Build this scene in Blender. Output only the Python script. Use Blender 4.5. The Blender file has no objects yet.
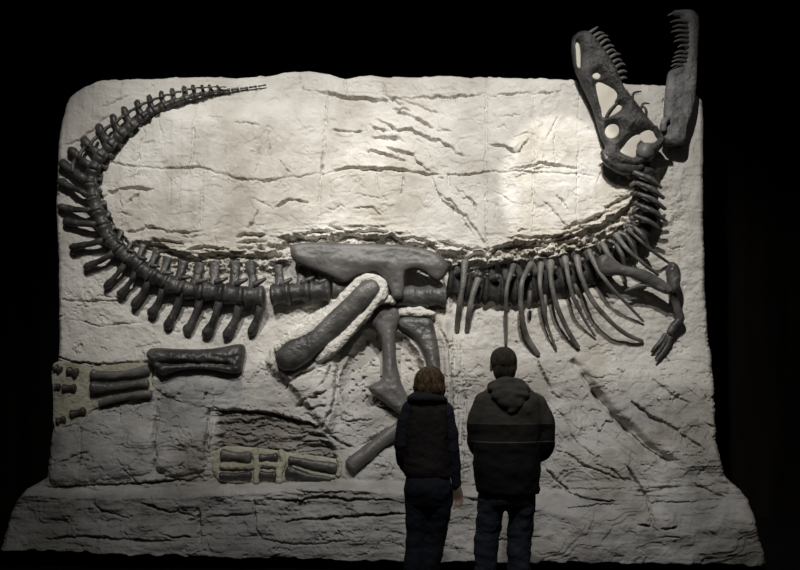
import bpy, bmesh, math, random
import numpy as np
from mathutils import Vector, Matrix

random.seed(7)
S = bpy.context.scene
COL = S.collection
PI = math.pi

# ------------------------------------------------------------------ measures
F = 778.0          # focal length in units of the 800 wide frame
CAM_D = 6.8        # camera to the reference plane of the rock wall (y = 0)
CAM_H = 1.49       # eye height
HY = 386.0         # horizon row of the photograph
CX = 400.0


def W(px, py, d):
    """a measured point, d metres in front of the wall plane, in world metres"""
    k = (CAM_D - d) / F
    return ((px - CX) * k, -d, CAM_H + (HY - py) * k)


def M2(d):
    return (CAM_D - d) / F


# ------------------------------------------------------------------ noise
_rs = np.random.RandomState(11)
_T = _rs.rand(256, 256)


def vn(x, y, seed=0):
    x = np.asarray(x, float) + seed * 17.37
    y = np.asarray(y, float) + seed * 9.71
    xi = np.floor(x).astype(int)
    yi = np.floor(y).astype(int)
    fx = x - xi
    fy = y - yi
    fx = fx * fx * fx * (fx * (fx * 6 - 15) + 10)
    fy = fy * fy * fy * (fy * (fy * 6 - 15) + 10)
    g = lambda a, b: _T[a & 255, b & 255]
    a = g(xi, yi) * (1 - fx) + g(xi + 1, yi) * fx
    b = g(xi, yi + 1) * (1 - fx) + g(xi + 1, yi + 1) * fx
    return (a * (1 - fy) + b * fy) * 2 - 1


def fbm(x, y, seed=0, oct=4, gain=0.5):
    s = 0
    a = 1.0
    n = 0
    for i in range(oct):
        s = s + a * vn(x, y, seed + i * 3)
        n += a
        a *= gain
        x = np.asarray(x) * 2.03
        y = np.asarray(y) * 2.03
    return s / n


def sst(a, b, x):
    t = np.clip((np.asarray(x, float) - a) / (b - a), 0, 1)
    return t * t * (3 - 2 * t)


def seg_dist(pts, X, Y, closed=False):
    pts = [tuple(map(float, p)) for p in pts]
    n = len(pts)
    L = [0]
    for i in range(n - 1):
        L.append(L[-1] + math.hypot(pts[i + 1][0] - pts[i][0], pts[i + 1][1] - pts[i][1]))
    tot = max(L[-1], 1e-6)
    best = np.full(np.shape(X), 1e9)
    tt = np.zeros(np.shape(X))
    side = np.zeros(np.shape(X))
    for i in range(n if closed else n - 1):
        ax, ay = pts[i]
        bx, by = pts[(i + 1) % n]
        vx, vy = bx - ax, by - ay
        l2 = vx * vx + vy * vy + 1e-9
        t = np.clip(((X - ax) * vx + (Y - ay) * vy) / l2, 0, 1)
        dx = X - ax - t * vx
        dy = Y - ay - t * vy
        dd = np.sqrt(dx * dx + dy * dy)
        m = dd < best
        best = np.where(m, dd, best)
        if not closed:
            tt = np.where(m, (L[i] + t * math.sqrt(l2)) / tot, tt)
            side = np.where(m, vx * dy - vy * dx, side)
    return best, tt, side


def inside(pts, X, Y):
    r = np.zeros(np.shape(X), bool)
    n = len(pts)
    for i in range(n):
        ax, ay = pts[i]
        bx, by = pts[(i + 1) % n]
        if ay == by:
            continue
        c = ((ay > Y) != (by > Y)) & (X < (bx - ax) * (Y - ay) / (by - ay) + ax)
        r ^= c
    return r


def sdf(pts, X, Y):
    d, _, _ = seg_dist(pts, X, Y, True)
    return np.where(inside(pts, X, Y), d, -d)


def smooth_poly(pts, n=4, closed=True):
    """Catmull-Rom through the points"""
    out = []
    N = len(pts)
    P = [np.array(p, float) for p in pts]
    rng = range(N) if closed else range(N - 1)
    for i in rng:
        if closed:
            p0, p1, p2, p3 = P[i - 1], P[i], P[(i + 1) % N], P[(i + 2) % N]
        else:
            p0, p1, p2, p3 = P[max(i - 1, 0)], P[i], P[i + 1], P[min(i + 2, N - 1)]
        for k in range(n):
            t = k / n
            out.append(tuple(0.5 * (2 * p1 + (p2 - p0) * t + (2 * p0 - 5 * p1 + 4 * p2 - p3) * t * t
                                    + (3 * p1 - p0 - 3 * p2 + p3) * t ** 3)))
    if not closed:
        out.append(tuple(P[-1]))
    return out


# ------------------------------------------------------------------ linking
def link_mesh(name, verts, faces, mat=None, parent=None, smooth=True):
    me = bpy.data.meshes.new(name)
    me.from_pydata([tuple(v) for v in verts], [], [tuple(f) for f in faces])
    me.update()
    if smooth:
        me.polygons.foreach_set('use_smooth', [True] * len(me.polygons))
    o = bpy.data.objects.new(name, me)
    COL.objects.link(o)
    if mat:
        me.materials.append(mat)
    if parent is not None:
        o.parent = parent
        o.matrix_parent_inverse = Matrix.Translation(parent_world(parent)).inverted()
    return o


def parent_world(p):
    v = Vector((0, 0, 0))
    if p.parent is None:
        v = Vector(p.location)
    return v


def tag(o, label, cat=None, group=None, kind=None):
    if label:
        o['label'] = label
    if cat:
        o['category'] = cat
    if group:
        o['group'] = group
    if kind:
        o['kind'] = kind
    return o


def empty(name, loc):
    o = bpy.data.objects.new(name, None)
    o.location = loc
    COL.objects.link(o)
    return o


# ------------------------------------------------------------------ materials
def new_mat(name):
    m = bpy.data.materials.new(name)
    m.use_nodes = True
    nt = m.node_tree
    b = nt.nodes['Principled BSDF']
    return m, nt, b


def noise_mat(name, c1, c2, scale=6.0, rough=0.8, bump=0.2, bscale=60.0, bdist=0.01, detail=6.0, spec=0.3, stretch=None):
    m, nt, b = new_mat(name)
    N = nt.nodes
    L = nt.links
    tc = N.new('ShaderNodeTexCoord')
    src = tc.outputs['Object']
    if stretch:
        mp = N.new('ShaderNodeMapping')
        mp.inputs['Scale'].default_value = stretch
        L.new(src, mp.inputs['Vector'])
        src = mp.outputs['Vector']
    n = N.new('ShaderNodeTexNoise')
    n.inputs['Scale'].default_value = scale
    n.inputs['Detail'].default_value = detail
    L.new(src, n.inputs['Vector'])
    r = N.new('ShaderNodeValToRGB')
    r.color_ramp.elements[0].position = 0.3
    r.color_ramp.elements[0].color = (*c1, 1)
    r.color_ramp.elements[1].position = 0.7
    r.color_ramp.elements[1].color = (*c2, 1)
    L.new(n.outputs['Fac'], r.inputs['Fac'])
    L.new(r.outputs['Color'], b.inputs['Base Color'])
    b.inputs['Roughness'].default_value = rough
    b.inputs['Specular IOR Level'].default_value = spec
    if bump:
        n2 = N.new('ShaderNodeTexNoise')
        n2.inputs['Scale'].default_value = bscale
        n2.inputs['Detail'].default_value = 5
        L.new(src, n2.inputs['Vector'])
        bp = N.new('ShaderNodeBump')
        bp.inputs['Strength'].default_value = bump
        bp.inputs['Distance'].default_value = bdist
        L.new(n2.outputs['Fac'], bp.inputs['Height'])
        L.new(bp.outputs['Normal'], b.inputs['Normal'])
    return m


def rock_mat(name):
    """pale plaster-like rock; the attribute 'seam' holds the mineral kind (0 pale, 1 grey)"""
    m, nt, b = new_mat(name)
    N = nt.nodes
    L = nt.links
    tc = N.new('ShaderNodeTexCoord')
    n = N.new('ShaderNodeTexNoise')
    n.inputs['Scale'].default_value = 2.2
    n.inputs['Detail'].default_value = 8
    n.inputs['Roughness'].default_value = 0.6
    L.new(tc.outputs['Object'], n.inputs['Vector'])
    r = N.new('ShaderNodeValToRGB')
    e = r.color_ramp.elements
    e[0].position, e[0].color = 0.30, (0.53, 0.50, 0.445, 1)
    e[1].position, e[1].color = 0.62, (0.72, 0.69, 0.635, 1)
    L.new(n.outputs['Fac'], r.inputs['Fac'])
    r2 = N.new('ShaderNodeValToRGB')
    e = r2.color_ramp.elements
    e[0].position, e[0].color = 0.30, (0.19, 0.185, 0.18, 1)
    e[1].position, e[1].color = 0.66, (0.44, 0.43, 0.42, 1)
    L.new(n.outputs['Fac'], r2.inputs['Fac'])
    st = N.new('ShaderNodeTexNoise')
    st.inputs['Scale'].default_value = 1.1
    st.inputs['Detail'].default_value = 9
    st.inputs['Roughness'].default_value = 0.68
    mp = N.new('ShaderNodeMapping')
    mp.inputs['Location'].default_value = (3.1, 0.4, 5.7)
    L.new(tc.outputs['Object'], mp.inputs['Vector'])
    L.new(mp.outputs['Vector'], st.inputs['Vector'])
    sr = N.new('ShaderNodeValToRGB')
    e = sr.color_ramp.elements
    e[0].position, e[0].color = 0.36, (0.74, 0.71, 0.66, 1)
    e[1].position, e[1].color = 0.52, (1, 1, 1, 1)
    L.new(st.outputs['Fac'], sr.inputs['Fac'])
    sm = N.new('ShaderNodeMix')
    sm.data_type = 'RGBA'
    sm.blend_type = 'MULTIPLY'
    sm.inputs[0].default_value = 1.0
    L.new(sr.outputs['Color'], sm.inputs[7])
    at = N.new('ShaderNodeAttribute')
    at.attribute_name = 'seam'
    sh = N.new('ShaderNodeMath')
    sh.operation = 'SUBTRACT'
    sh.use_clamp = True
    sh.inputs[1].default_value = 1.0
    L.new(at.outputs['Fac'], sh.inputs[0])
    cl = N.new('ShaderNodeMath')
    cl.operation = 'MINIMUM'
    cl.inputs[1].default_value = 1.0
    L.new(at.outputs['Fac'], cl.inputs[0])
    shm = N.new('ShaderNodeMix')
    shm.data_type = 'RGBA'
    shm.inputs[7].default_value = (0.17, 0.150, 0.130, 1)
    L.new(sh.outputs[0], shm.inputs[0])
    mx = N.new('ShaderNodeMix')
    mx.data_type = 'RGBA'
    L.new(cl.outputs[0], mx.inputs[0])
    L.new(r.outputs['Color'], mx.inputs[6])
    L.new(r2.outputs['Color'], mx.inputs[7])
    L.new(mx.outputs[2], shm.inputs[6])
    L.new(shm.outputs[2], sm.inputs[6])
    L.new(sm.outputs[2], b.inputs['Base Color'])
    b.inputs['Roughness'].default_value = 0.9
    b.inputs['Specular IOR Level'].default_value = 0.15
    n2 = N.new('ShaderNodeTexNoise')
    n2.inputs['Scale'].default_value = 26
    n2.inputs['Detail'].default_value = 9
    n2.inputs['Roughness'].default_value = 0.65
    L.new(tc.outputs['Object'], n2.inputs['Vector'])
    bp = N.new('ShaderNodeBump')
    bp.inputs['Strength'].default_value = 0.5
    bp.inputs['Distance'].default_value = 0.018
    L.new(n2.outputs['Fac'], bp.inputs['Height'])
    L.new(bp.outputs['Normal'], b.inputs['Normal'])
    return m


MAT = {}
MAT['rock'] = rock_mat('pale_rock')
MAT['bone'] = noise_mat('fossil_bone', (0.028, 0.026, 0.024), (0.125, 0.118, 0.108), 6, 0.42, 0.55, 26, 0.02, detail=10, spec=0.5)
MAT['bone_tail'] = noise_mat('tail_bone', (0.013, 0.012, 0.011), (0.080, 0.075, 0.069), 7, 0.42, 0.5, 28, 0.02, detail=10, spec=0.5)
MAT['bone_pale'] = noise_mat('greyer_bone', (0.072, 0.067, 0.062), (0.155, 0.147, 0.137), 5, 0.45, 0.4, 26, 0.015, detail=10, spec=0.4)
MAT['rib'] = noise_mat('rib_bone', (0.06, 0.056, 0.05), (0.22, 0.205, 0.183), 7, 0.45, 0.5, 40, 0.015, detail=10, spec=0.4)
MAT['skull'] = noise_mat('skull_bone', (0.032, 0.030, 0.028), (0.10, 0.095, 0.090), 9, 0.5, 0.8, 30, 0.03, detail=10)
MAT['jaw'] = noise_mat('jaw_bone', (0.09, 0.088, 0.085), (0.25, 0.245, 0.238), 9, 0.5, 0.8, 28, 0.03, detail=10)
MAT['tooth'] = noise_mat('tooth_enamel', (0.09, 0.085, 0.08), (0.15, 0.14, 0.13), 20, 0.35, 0.1, 60, 0.004, spec=0.5)
MAT['filler'] = noise_mat('cream_filler', (0.27, 0.255, 0.19), (0.43, 0.41, 0.32), 5, 0.85, 0.9, 24, 0.03, detail=9)
MAT['pale_filler'] = noise_mat('pale_filler', (0.56, 0.52, 0.44), (0.70, 0.66, 0.57), 7, 0.85, 0.25, 40, 0.008)
MAT['plaster'] = noise_mat('white_plaster', (0.56, 0.53, 0.47), (0.76, 0.73, 0.66), 9, 0.9, 1.0, 30, 0.03)
MAT['bone_dark_shade'] = noise_mat('dark_shaded_bone', (0.010, 0.0095, 0.009), (0.045, 0.042, 0.038), 8, 0.65, 0.6, 30, 0.02, detail=10, spec=0.25)  # dark bone, with the shade between the ribs put into its colour
MAT['floor'] = noise_mat('black_floor', (0.0025, 0.0025, 0.0025), (0.004, 0.004, 0.004), 3, 0.8, 0.0, spec=0.1)
MAT['wall'] = noise_mat('black_wall', (0.002, 0.0018, 0.0015), (0.013, 0.010, 0.0065), 1.2, 0.9, 0.0, stretch=(3, 3, 0.25), spec=0.05)
MAT['plinth'] = noise_mat('black_plinth', (0.006, 0.006, 0.006), (0.010, 0.010, 0.009), 5, 0.9, 0.1, spec=0.1)

# ------------------------------------------------------------------ the rock wall's large form
PLATEAU = [(255, 96), (220, 98), (190, 106), (165, 116), (150, 125), (135, 137), (120, 150), (111, 161), (105, 176),
           (103, 195), (108, 212), (117, 228), (132, 242), (160, 247), (187, 256), (220, 255), (247, 257), (272, 256),
           (290, 241), (318, 237), (340, 237), (362, 236), (395, 238), (430, 248), (455, 255), (487, 258), (497, 250), (512, 245),
           (545, 243), (570, 236), (595, 226), (622, 212), (634, 195), (632, 168), (600, 140), (590, 60), (440, 40), (255, 60)]
HOLLOW = smooth_poly([(360, 338), (372, 328), (384, 335), (394, 333), (404, 335), (420, 356), (424, 372), (405, 380), (370, 410), (352, 412), (341, 396), (343, 368)], 4)
STRATA = [(217, 414), (240, 411), (282, 416), (318, 427), (333, 446), (338, 462), (300, 463), (216, 450)]
BLOCK_A = smooth_poly([(158, 398), (176, 383), (212, 380), (214, 410), (207, 464), (190, 474), (158, 472), (154, 430)], 3)
BLOCK_B = smooth_poly([(52, 428), (88, 414), (118, 402), (150, 396), (153, 430), (152, 470), (110, 478), (52, 482)], 3)
BLOCK_C = smooth_poly([(150, 380), (170, 374), (205, 372), (240, 374), (246, 392), (240, 408), (214, 408), (170, 398)], 3)
SLOPE = [(556, 352), (600, 346), (660, 360), (716, 390), (740, 490), (560, 492), (545, 440), (545, 380)]
UPFOOT = smooth_poly([(50, 360), (95, 364), (150, 360), (153, 392), (146, 405), (95, 412), (86, 424), (56, 430), (50, 400)], 3)
LOWFOOT = smooth_poly([(216, 448), (250, 446), (290, 452), (336, 458), (342, 472), (334, 483), (280, 484), (218, 482)], 3)


def base_d(px, py):
    px = np.asarray(px, float)
    py = np.asarray(py, float)
    d = 0.10 * sst(318, 400, py) + 0.16 * sst(395, 486, py)
    ledge_y = 488 + 4 * np.sin(px / 70.0) + sst(500, 800, px) * 6
    d = d + (0.12 + 0.16 * px / 800.0) * sst(ledge_y - 5 - 10 * sst(480, 640, px), ledge_y + 8 + 34 * sst(480, 640, px), py)
    d = d + 0.10 * sst(500, 566, py)
    # the talus sloping forward on the right
    d = d + 0.16 * sst(540, 640, px + 0.25 * (py - 420)) * sst(350, 470, py) * (1 - 0.8 * sst(470, 556, py))
    return d


def bd(px, py):
    return float(base_d(px, py))


# ------------------------------------------------------------------ cracks: points, width px, depth m, lip m (rock above stands proud)
CR = []


def ck(pts, w=1.3, dep=0.02, lip=0.0):
    CR.append((pts, w, dep, lip))


# seams between the cast panels
ck([(328, 100), (326, 130), (323, 165), (319, 226)], 1.3, 0.022)
ck([(486, 80), (485, 172), (485, 256)], 1.2, 0.018)
ck([(532, 92), (531, 160), (532, 240)], 1.1, 0.013)
ck([(577, 84), (576, 150), (575, 230)], 1.1, 0.011)
ck([(198, 100), (197, 115), (195, 152), (190, 180)], 1.2, 0.015)
ck([(147, 122), (141, 158), (136, 187)], 1.2, 0.015)
ck([(205, 160), (203, 225)], 1.0, 0.010)
ck([(228, 150), (226, 180)], 1.0, 0.010)
ck([(160, 115), (163, 140)], 1.0, 0.010)
ck([(107, 162), (140, 169), (172, 170), (200, 169), (240, 182), (267, 184), (300, 179), (323, 176)], 1.4, 0.02, 0.008)
ck([(323, 176), (352, 171), (393, 172), (420, 176), (440, 178)], 1.7, 0.035, 0.02)
ck([(440, 178), (483, 175), (510, 174), (555, 176), (591, 178)], 1.3, 0.02, 0.01)
# cracks of the middle
L2 = 0.020
ck([(303, 91), (343, 100), (375, 104), (397, 101), (412, 106), (425, 111), (436, 116)], 1.6, 0.03, 0.02)
ck([(384, 86), (386, 98), (396, 104), (405, 110)], 1.6, 0.03, 0.0)
ck([(392, 111), (411, 115)], 1.5, 0.02, 0.01)
ck([(396, 115), (411, 119), (425, 127), (433, 132)], 1.6, 0.03, L2)
ck([(370, 127), (378, 133), (388, 135)], 1.6, 0.03, L2)
ck([(377, 123), (388, 129), (397, 135), (404, 133), (411, 132), (420, 138), (433, 142)], 1.6, 0.035, L2)
ck([(374, 141), (390, 140), (399, 141), (406, 144)], 1.6, 0.03, L2)
ck([(424, 141), (440, 145), (447, 148), (455, 157), (463, 160)], 1.6, 0.03, L2)
ck([(366, 154), (378, 155), (393, 159), (406, 164)], 1.5, 0.03, L2)
ck([(388, 152), (400, 154), (411, 158), (420, 166), (429, 175)], 1.6, 0.03, L2)
ck([(429, 177), (436, 192), (442, 203), (452, 211), (464, 219), (474, 231), (485, 249)], 1.5, 0.028, 0.01)
ck([(440, 196), (452, 206), (462, 222), (472, 238)], 1.2, 0.02, 0.01)
ck([(460, 199), (470, 202), (476, 210), (474, 217)], 1.4, 0.025, 0.012)
ck([(334, 133), (348, 136), (366, 134)], 1.6, 0.028, 0.014)
ck([(436, 134), (452, 135)], 1.2, 0.02, 0.01)
ck([(400, 101), (420, 101), (451, 100), (483, 98)], 1.3, 0.02, 0.01)
ck([(496, 98), (532, 98), (558, 95)], 1.3, 0.02, 0.01)
ck([(488, 148), (505, 150), (514, 157), (520, 153), (528, 141)], 1.5, 0.028, 0.014)
ck([(508, 172), (524, 170), (537, 166), (556, 168), (575, 171)], 1.5, 0.03, 0.016)
ck([(530, 171), (550, 171)], 1.2, 0.02, 0.01)
ck([(545, 142), (553, 128), (556, 118)], 1.2, 0.014)
ck([(555, 199), (560, 203), (566, 214)], 1.2, 0.018)
ck([(550, 212), (560, 224), (572, 232)], 1.1, 0.014)
ck([(404, 180), (400, 198)], 1.1, 0.014)
ck([(276, 211), (284, 205), (291, 202), (300, 203), (309, 206)], 1.5, 0.025, 0.014)
ck([(249, 230), (256, 224), (261, 212)], 1.6, 0.025, 0.01)
ck([(355, 210), (372, 208), (380, 217), (366, 219)], 1.2, 0.016, 0.01)
ck([(262, 150), (258, 176)], 1.0, 0.01)
ck([(300, 76), (304, 92)], 1.3, 0.016)
ck([(345, 82), (348, 100)], 1.2, 0.014)
ck([(600, 97), (622, 92), (640, 95)], 1.0, 0.01, 0.006)
ck([(595, 168), (604, 166), (612, 168)], 1.2, 0.02, 0.01)
# left
ck([(102, 201), (113, 194), (122, 191), (140, 190), (155, 190)], 1.6, 0.03, 0.012)
ck([(130, 205), (135, 199), (141, 195)], 1.5, 0.022, 0.01)
ck([(128, 233), (150, 229), (162, 231), (170, 234), (190, 234), (206, 234)], 1.6, 0.035, 0.018)
ck([(140, 248), (152, 250), (165, 252), (178, 252), (186, 249)], 1.6, 0.035, 0.016)
ck([(66, 144), (80, 140), (95, 128), (108, 116)], 1.4, 0.018, 0.008)
ck([(62, 300), (90, 301), (125, 301)], 1.4, 0.025, 0.012)
ck([(100, 108), (112, 102), (128, 95)], 1.3, 0.014, 0.006)
ck([(70, 320), (100, 326), (140, 324)], 1.2, 0.014, 0.006)
ck([(55, 356), (80, 363), (100, 364), (130, 362)], 1.5, 0.03, 0.014)
ck([(150, 78), (152, 88)], 1.2, 0.012)
# flaky stone above the spine
for pts in ([(238, 238), (255, 236), (270, 238)], [(240, 245), (256, 243), (270, 244)], [(241, 251), (258, 249), (271, 251)],
            [(330, 229), (345, 233), (365, 233), (388, 234)], [(300, 236), (320, 233), (340, 234)],
            [(392, 238), (415, 241), (432, 245), (452, 249)], [(436, 242), (460, 250), (484, 252)],
            [(500, 250), (520, 244), (536, 244)], [(512, 239), (530, 240), (552, 237)], [(548, 240), (566, 234), (580, 230)],
            [(560, 232), (580, 224), (598, 216)], [(590, 222), (606, 214), (620, 210)], [(604, 209), (618, 203), (628, 198)],
            [(486, 249), (487, 264)], [(190, 252), (212, 249), (232, 251)], [(150, 243), (170, 243), (186, 246)]):
    ck(pts, 1.7, 0.04, 0.022)
# lower right slope
ck([(574, 362), (584, 374), (595, 388), (606, 403), (619, 417), (634, 431), (647, 445), (663, 456), (682, 466)], 4.6, 0.075, 0.05)
ck([(592, 384), (604, 402), (617, 418), (634, 434)], 3.0, 0.04, 0.0)
ck([(633, 403), (644, 410), (655, 419), (667, 424), (679, 431)], 2.0, 0.04, 0.025)
ck([(679, 433), (692, 441), (706, 452)], 1.6, 0.03, 0.015)
ck([(538, 362), (546, 380), (552, 392), (560, 398)], 1.7, 0.03, 0.015)
ck([(626, 464), (636, 480), (647, 497), (652, 515), (657, 534)], 1.8, 0.035)
ck([(651, 503), (690, 501), (724, 499)], 1.4, 0.02, 0.02)
ck([(639, 525), (650, 527)], 1.8, 0.04, 0.02)
ck([(661, 529), (678, 528)], 1.8, 0.04, 0.02)
ck([(660, 538), (680, 537)], 1.3, 0.02, 0.01)
ck([(568, 492), (590, 500), (615, 503)], 1.8, 0.03, 0.02)
ck([(566, 452), (585, 466), (604, 474), (622, 480)], 1.5, 0.025, 0.014)
ck([(594, 463), (612, 470), (627, 482)], 1.4, 0.025, 0.014)
ck([(708, 425), (716, 427)], 1.6, 0.03, 0.02)
ck([(600, 432), (607, 421), (618, 421)], 1.2, 0.02, 0.01)
ck([(692, 482), (712, 492), (727, 498)], 1.3, 0.02, 0.012)
ck([(545, 468), (560, 482), (572, 496)], 1.6, 0.03, 0.015)
ck([(660, 340), (664, 356), (672, 366)], 1.2, 0.015)
ck([(560, 410), (575, 440), (596, 458)], 1.2, 0.015, 0.01)
ck([(650, 378), (668, 392), (690, 404)], 1.2, 0.015, 0.01)
# lower middle
ck([(286, 390), (290, 382), (302, 374), (316, 368)], 2.2, 0.04, 0.0)
ck([(296, 407), (306, 400), (316, 396), (326, 390)], 1.8, 0.035, 0.02)
ck([(307, 410), (318, 407), (326, 405)], 2.0, 0.04, 0.02)
ck([(318, 388), (326, 378), (331, 365)], 1.5, 0.025)
ck([(322, 430), (332, 410), (337, 388), (338, 366)], 1.8, 0.03)
ck([(211, 411), (241, 411), (262, 412), (282, 417), (318, 427)], 2.4, 0.06, 0.035)
ck([(211, 408), (208, 435), (205, 466)], 1.8, 0.04)
ck([(330, 436), (342, 444), (352, 447)], 2.0, 0.04, 0.02)
ck([(340, 420), (356, 421), (372, 420)], 1.5, 0.025, 0.012)
ck([(372, 404), (382, 408), (396, 410)], 1.5, 0.025, 0.012)
ck([(360, 445), (372, 440), (388, 428)], 1.8, 0.03)
ck([(258, 500), (290, 501), (324, 498), (352, 500), (392, 500)], 1.7, 0.04, 0.025)
ck([(285, 523), (310, 519), (337, 517), (372, 515), (406, 513)], 1.8, 0.04, 0.025)
ck([(290, 488), (316, 493), (345, 492)], 1.3, 0.02, 0.012)
ck([(452, 370), (456, 395), (452, 420), (457, 445)], 1.8, 0.025)
ck([(462, 366), (466, 400), (463, 440)], 1.5, 0.02)
ck([(440, 330), (450, 350), (452, 372)], 1.8, 0.03)
ck([(463, 420), (464, 470)], 1.4, 0.02)
# lower left
ck([(37, 489), (75, 486), (131, 484), (165, 482), (202, 478)], 1.7, 0.035, 0.02)
ck([(45, 540), (85, 536), (127, 540), (150, 542), (172, 540)], 1.9, 0.04, 0.02)
ck([(199, 512), (198, 526), (199, 542)], 1.6, 0.03)
ck([(206, 517), (230, 515), (255, 514)], 1.4, 0.022, 0.014)
ck([(140, 504), (165, 509), (195, 517)], 1.5, 0.025, 0.015)
ck([(160, 534), (175, 537), (192, 538)], 1.4, 0.025, 0.012)
ck([(255, 500), (254, 520), (262, 540)], 1.4, 0.022)
ck([(262, 540), (300, 545), (350, 540)], 1.5, 0.02, 0.012)
ck([(154, 416), (155, 440), (154, 474)], 2.0, 0.035)
ck([(80, 424), (82, 452), (80, 476)], 1.3, 0.02)
ck([(60, 462), (80, 455), (90, 452)], 1.3, 0.02, 0.01)
ck([(180, 396), (184, 388)], 1.4, 0.02)
ck([(205, 400), (210, 392)], 1.4, 0.02)
ck([(90, 505), (110, 512), (130, 520)], 1.3, 0.02, 0.01)
ck([(470, 500), (500, 504), (530, 500)], 1.4, 0.02, 0.012)
ck([(470, 530), (500, 540), (540, 536)], 1.4, 0.02, 0.012)
ck([(560, 508), (590, 506), (620, 505)], 1.4, 0.02, 0.014)

rc = random.Random(5)
for i in range(130):
    x, y = rc.uniform(70, 690), rc.uniform(88, 475)
    if 250 < y < 330 and x > 100:
        continue
    up = y < 250
    an = rc.choice((0, 0.15, -0.1, 0.5, 0.75, 1.5, 1.6)) if up else rc.choice((0.6, 0.8, -0.5, 0.1, 0.0, 1.4))
    ln = rc.uniform(8, 30) if abs(an) < 1.2 else rc.uniform(12, 45)
    n = rc.randint(3, 5)
    p = []
    for q in range(n):
        s_ = q / (n - 1) * ln
        p.append((x + math.cos(an) * s_ + rc.uniform(-2, 2), y + math.sin(an) * s_ + rc.uniform(-2, 2)))
    ck(p, rc.uniform(0.8, 1.4), rc.uniform(0.006, 0.016), rc.choice((0, 0.004, 0.009)))

# ------------------------------------------------------------------ rock wall
TOP = [(-20, 104), (40, 104), (58, 103), (66, 92), (78, 84), (100, 78), (150, 77), (200, 75), (240, 76), (268, 74), (290, 71.5), (310, 71.5),
       (330, 76), (345, 81), (370, 77), (385, 79), (400, 80), (450, 78), (470, 80), (490, 79), (530, 81), (570, 82), (620, 82), (665, 84), (688, 88), (704, 97), (790, 98)]
LEFT = [(60, 64), (104, 62), (140, 57), (200, 55), (300, 58), (360, 57), (400, 50), (440, 47), (478, 42), (490, 22), (505, 8), (525, 1), (560, -6)]
RIGHT = [(60, 702), (97, 702), (120, 703), (200, 703), (250, 704), (330, 707), (380, 713), (440, 719), (478, 731), (488, 742), (500, 753), (530, 762), (567, 773)]
BOT = [(-20, 549), (60, 551), (200, 557), (400, 561), (600, 563), (790, 567)]
ip = lambda tab, x: np.interp(x, [t[0] for t in tab], [t[1] for t in tab])

NX, NY = 1040, 690
u = np.linspace(0, 1, NX)[None, :].repeat(NY, 0)
v = np.linspace(0, 1, NY)[:, None].repeat(NX, 1)
px = 50 + 650 * u
py = 80 + 480 * v
for _ in range(12):
    top = ip(TOP, px) + 1.2 * vn(px / 5.0, px * 0, 3) + 1.0 * vn(px / 17.0, px * 0, 5)
    py = top + (ip(BOT, px) + 1.5 * vn(px / 9.0, px * 0, 4) - top) * v
    PYs = 1 - sst(360, 480, py)
    wob = 1.0 * vn(py / 14.0, py * 0, 8) + 0.5 * vn(py / 5.0, py * 0, 9)
    lf = ip(LEFT, py) + wob - 3.5 * PYs
    px = lf + (ip(RIGHT, py) + wob + 5.0 * PYs - lf) * u
PX, PY = px, py

B = base_d(PX, PY)
D = np.zeros_like(B)
wx = PX + 2.6 * fbm(PX / 8, PY / 8, 21, 4, 0.65)
wy = PY + 2.6 * fbm(PX / 8, PY / 8, 31, 4, 0.65)
# plateau above the spine, with a broken terraced rim
ps = sdf(PLATEAU, wx + 3 * vn(PX / 14, PY / 14, 5), wy + 3 * vn(PX / 12, PY / 12, 6))
tailside = 1 - sst(100, 230, PX + 0.55 * np.maximum(0, PY - 160))
rise = 0.085 - 0.045 * tailside
rise = rise * (1 - (1 - sst(256, 345, PX)) * (1 - sst(98, 125, PY)))
D += rise * sst(-1.5, 1.5, ps)
rim = np.exp(-np.abs(ps - 3) / 6.0) * sst(150, 260, PX + 0.5 * (PY - 160)) * sst(205, 225, PY + 0.02 * PX)
terr = fbm(PX / 16, PY / 3.6, 41, 3)
D += rim * 0.035 * np.round(terr * 3.5) / 2.0
# undulation and tool marks
D += 0.020 * fbm(PX / 95, PY / 95, 1, 3)
D += 0.015 * fbm(PX / 26, PY / 30, 2, 3)
D += (1 - sst(250, 300, PY)) * 0.007 * np.round(2.2 * fbm(PX / 40, PY / 22, 141, 3)) / 1.5
D += 0.0045 * fbm(PX / 7, PY / 8, 3, 4, 0.6)
chip = fbm(PX / 13, PY / 10, 203, 4, 0.6)
chipm = (0.5 + 0.5 * sst(250, 330, PY)) * (1 - 0.6 * sst(485, 500, PY) * sst(430, 520, PX))
D += chipm * (0.010 * np.abs(chip) - 0.014 * sst(0.28, 0.42, chip))
flute = fbm(PX / 7.5, PY / 90, 12, 2)
D += (0.004 + 0.004 * (1 - sst(280, 340, PX))) * flute * (1 - sst(260, 300, PY))
shelf = np.exp(-((PY - 490) / 9.0) ** 2)
D += shelf * (0.030 * fbm(PX / 34, PY / 5, 131, 4, 0.6) + 0.012 * np.round(3 * fbm(PX / 24, PY / 6, 132, 3)) / 2)
# facets: quarried planes in the lower part
lowm = sst(300, 400, PY)
fac = fbm(PX / 34 + 0.3 * PY / 34, PY / 22, 51, 2)
D += lowm * 0.032 * (np.round(fac * 3) / 3 * 0.6 + fac * 0.5)
D += lowm * 0.006 * fbm(PX / 14, PY / 5, 52, 3)
# bedding lines on the plinth ledge
lm = sst(492, 502, PY)
bed = fbm(PX / 70, PY / 5.5, 61, 3)
D += lm * (1 - 0.55 * sst(430, 520, PX)) * (0.005 * np.round(bed * 3) / 2 + 0.035 * fbm(PX / 80, PY / 30, 63, 3) + 0.012 * np.round(3 * fbm(PX / 55, PY / 26, 64, 3)) / 2)
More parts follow.
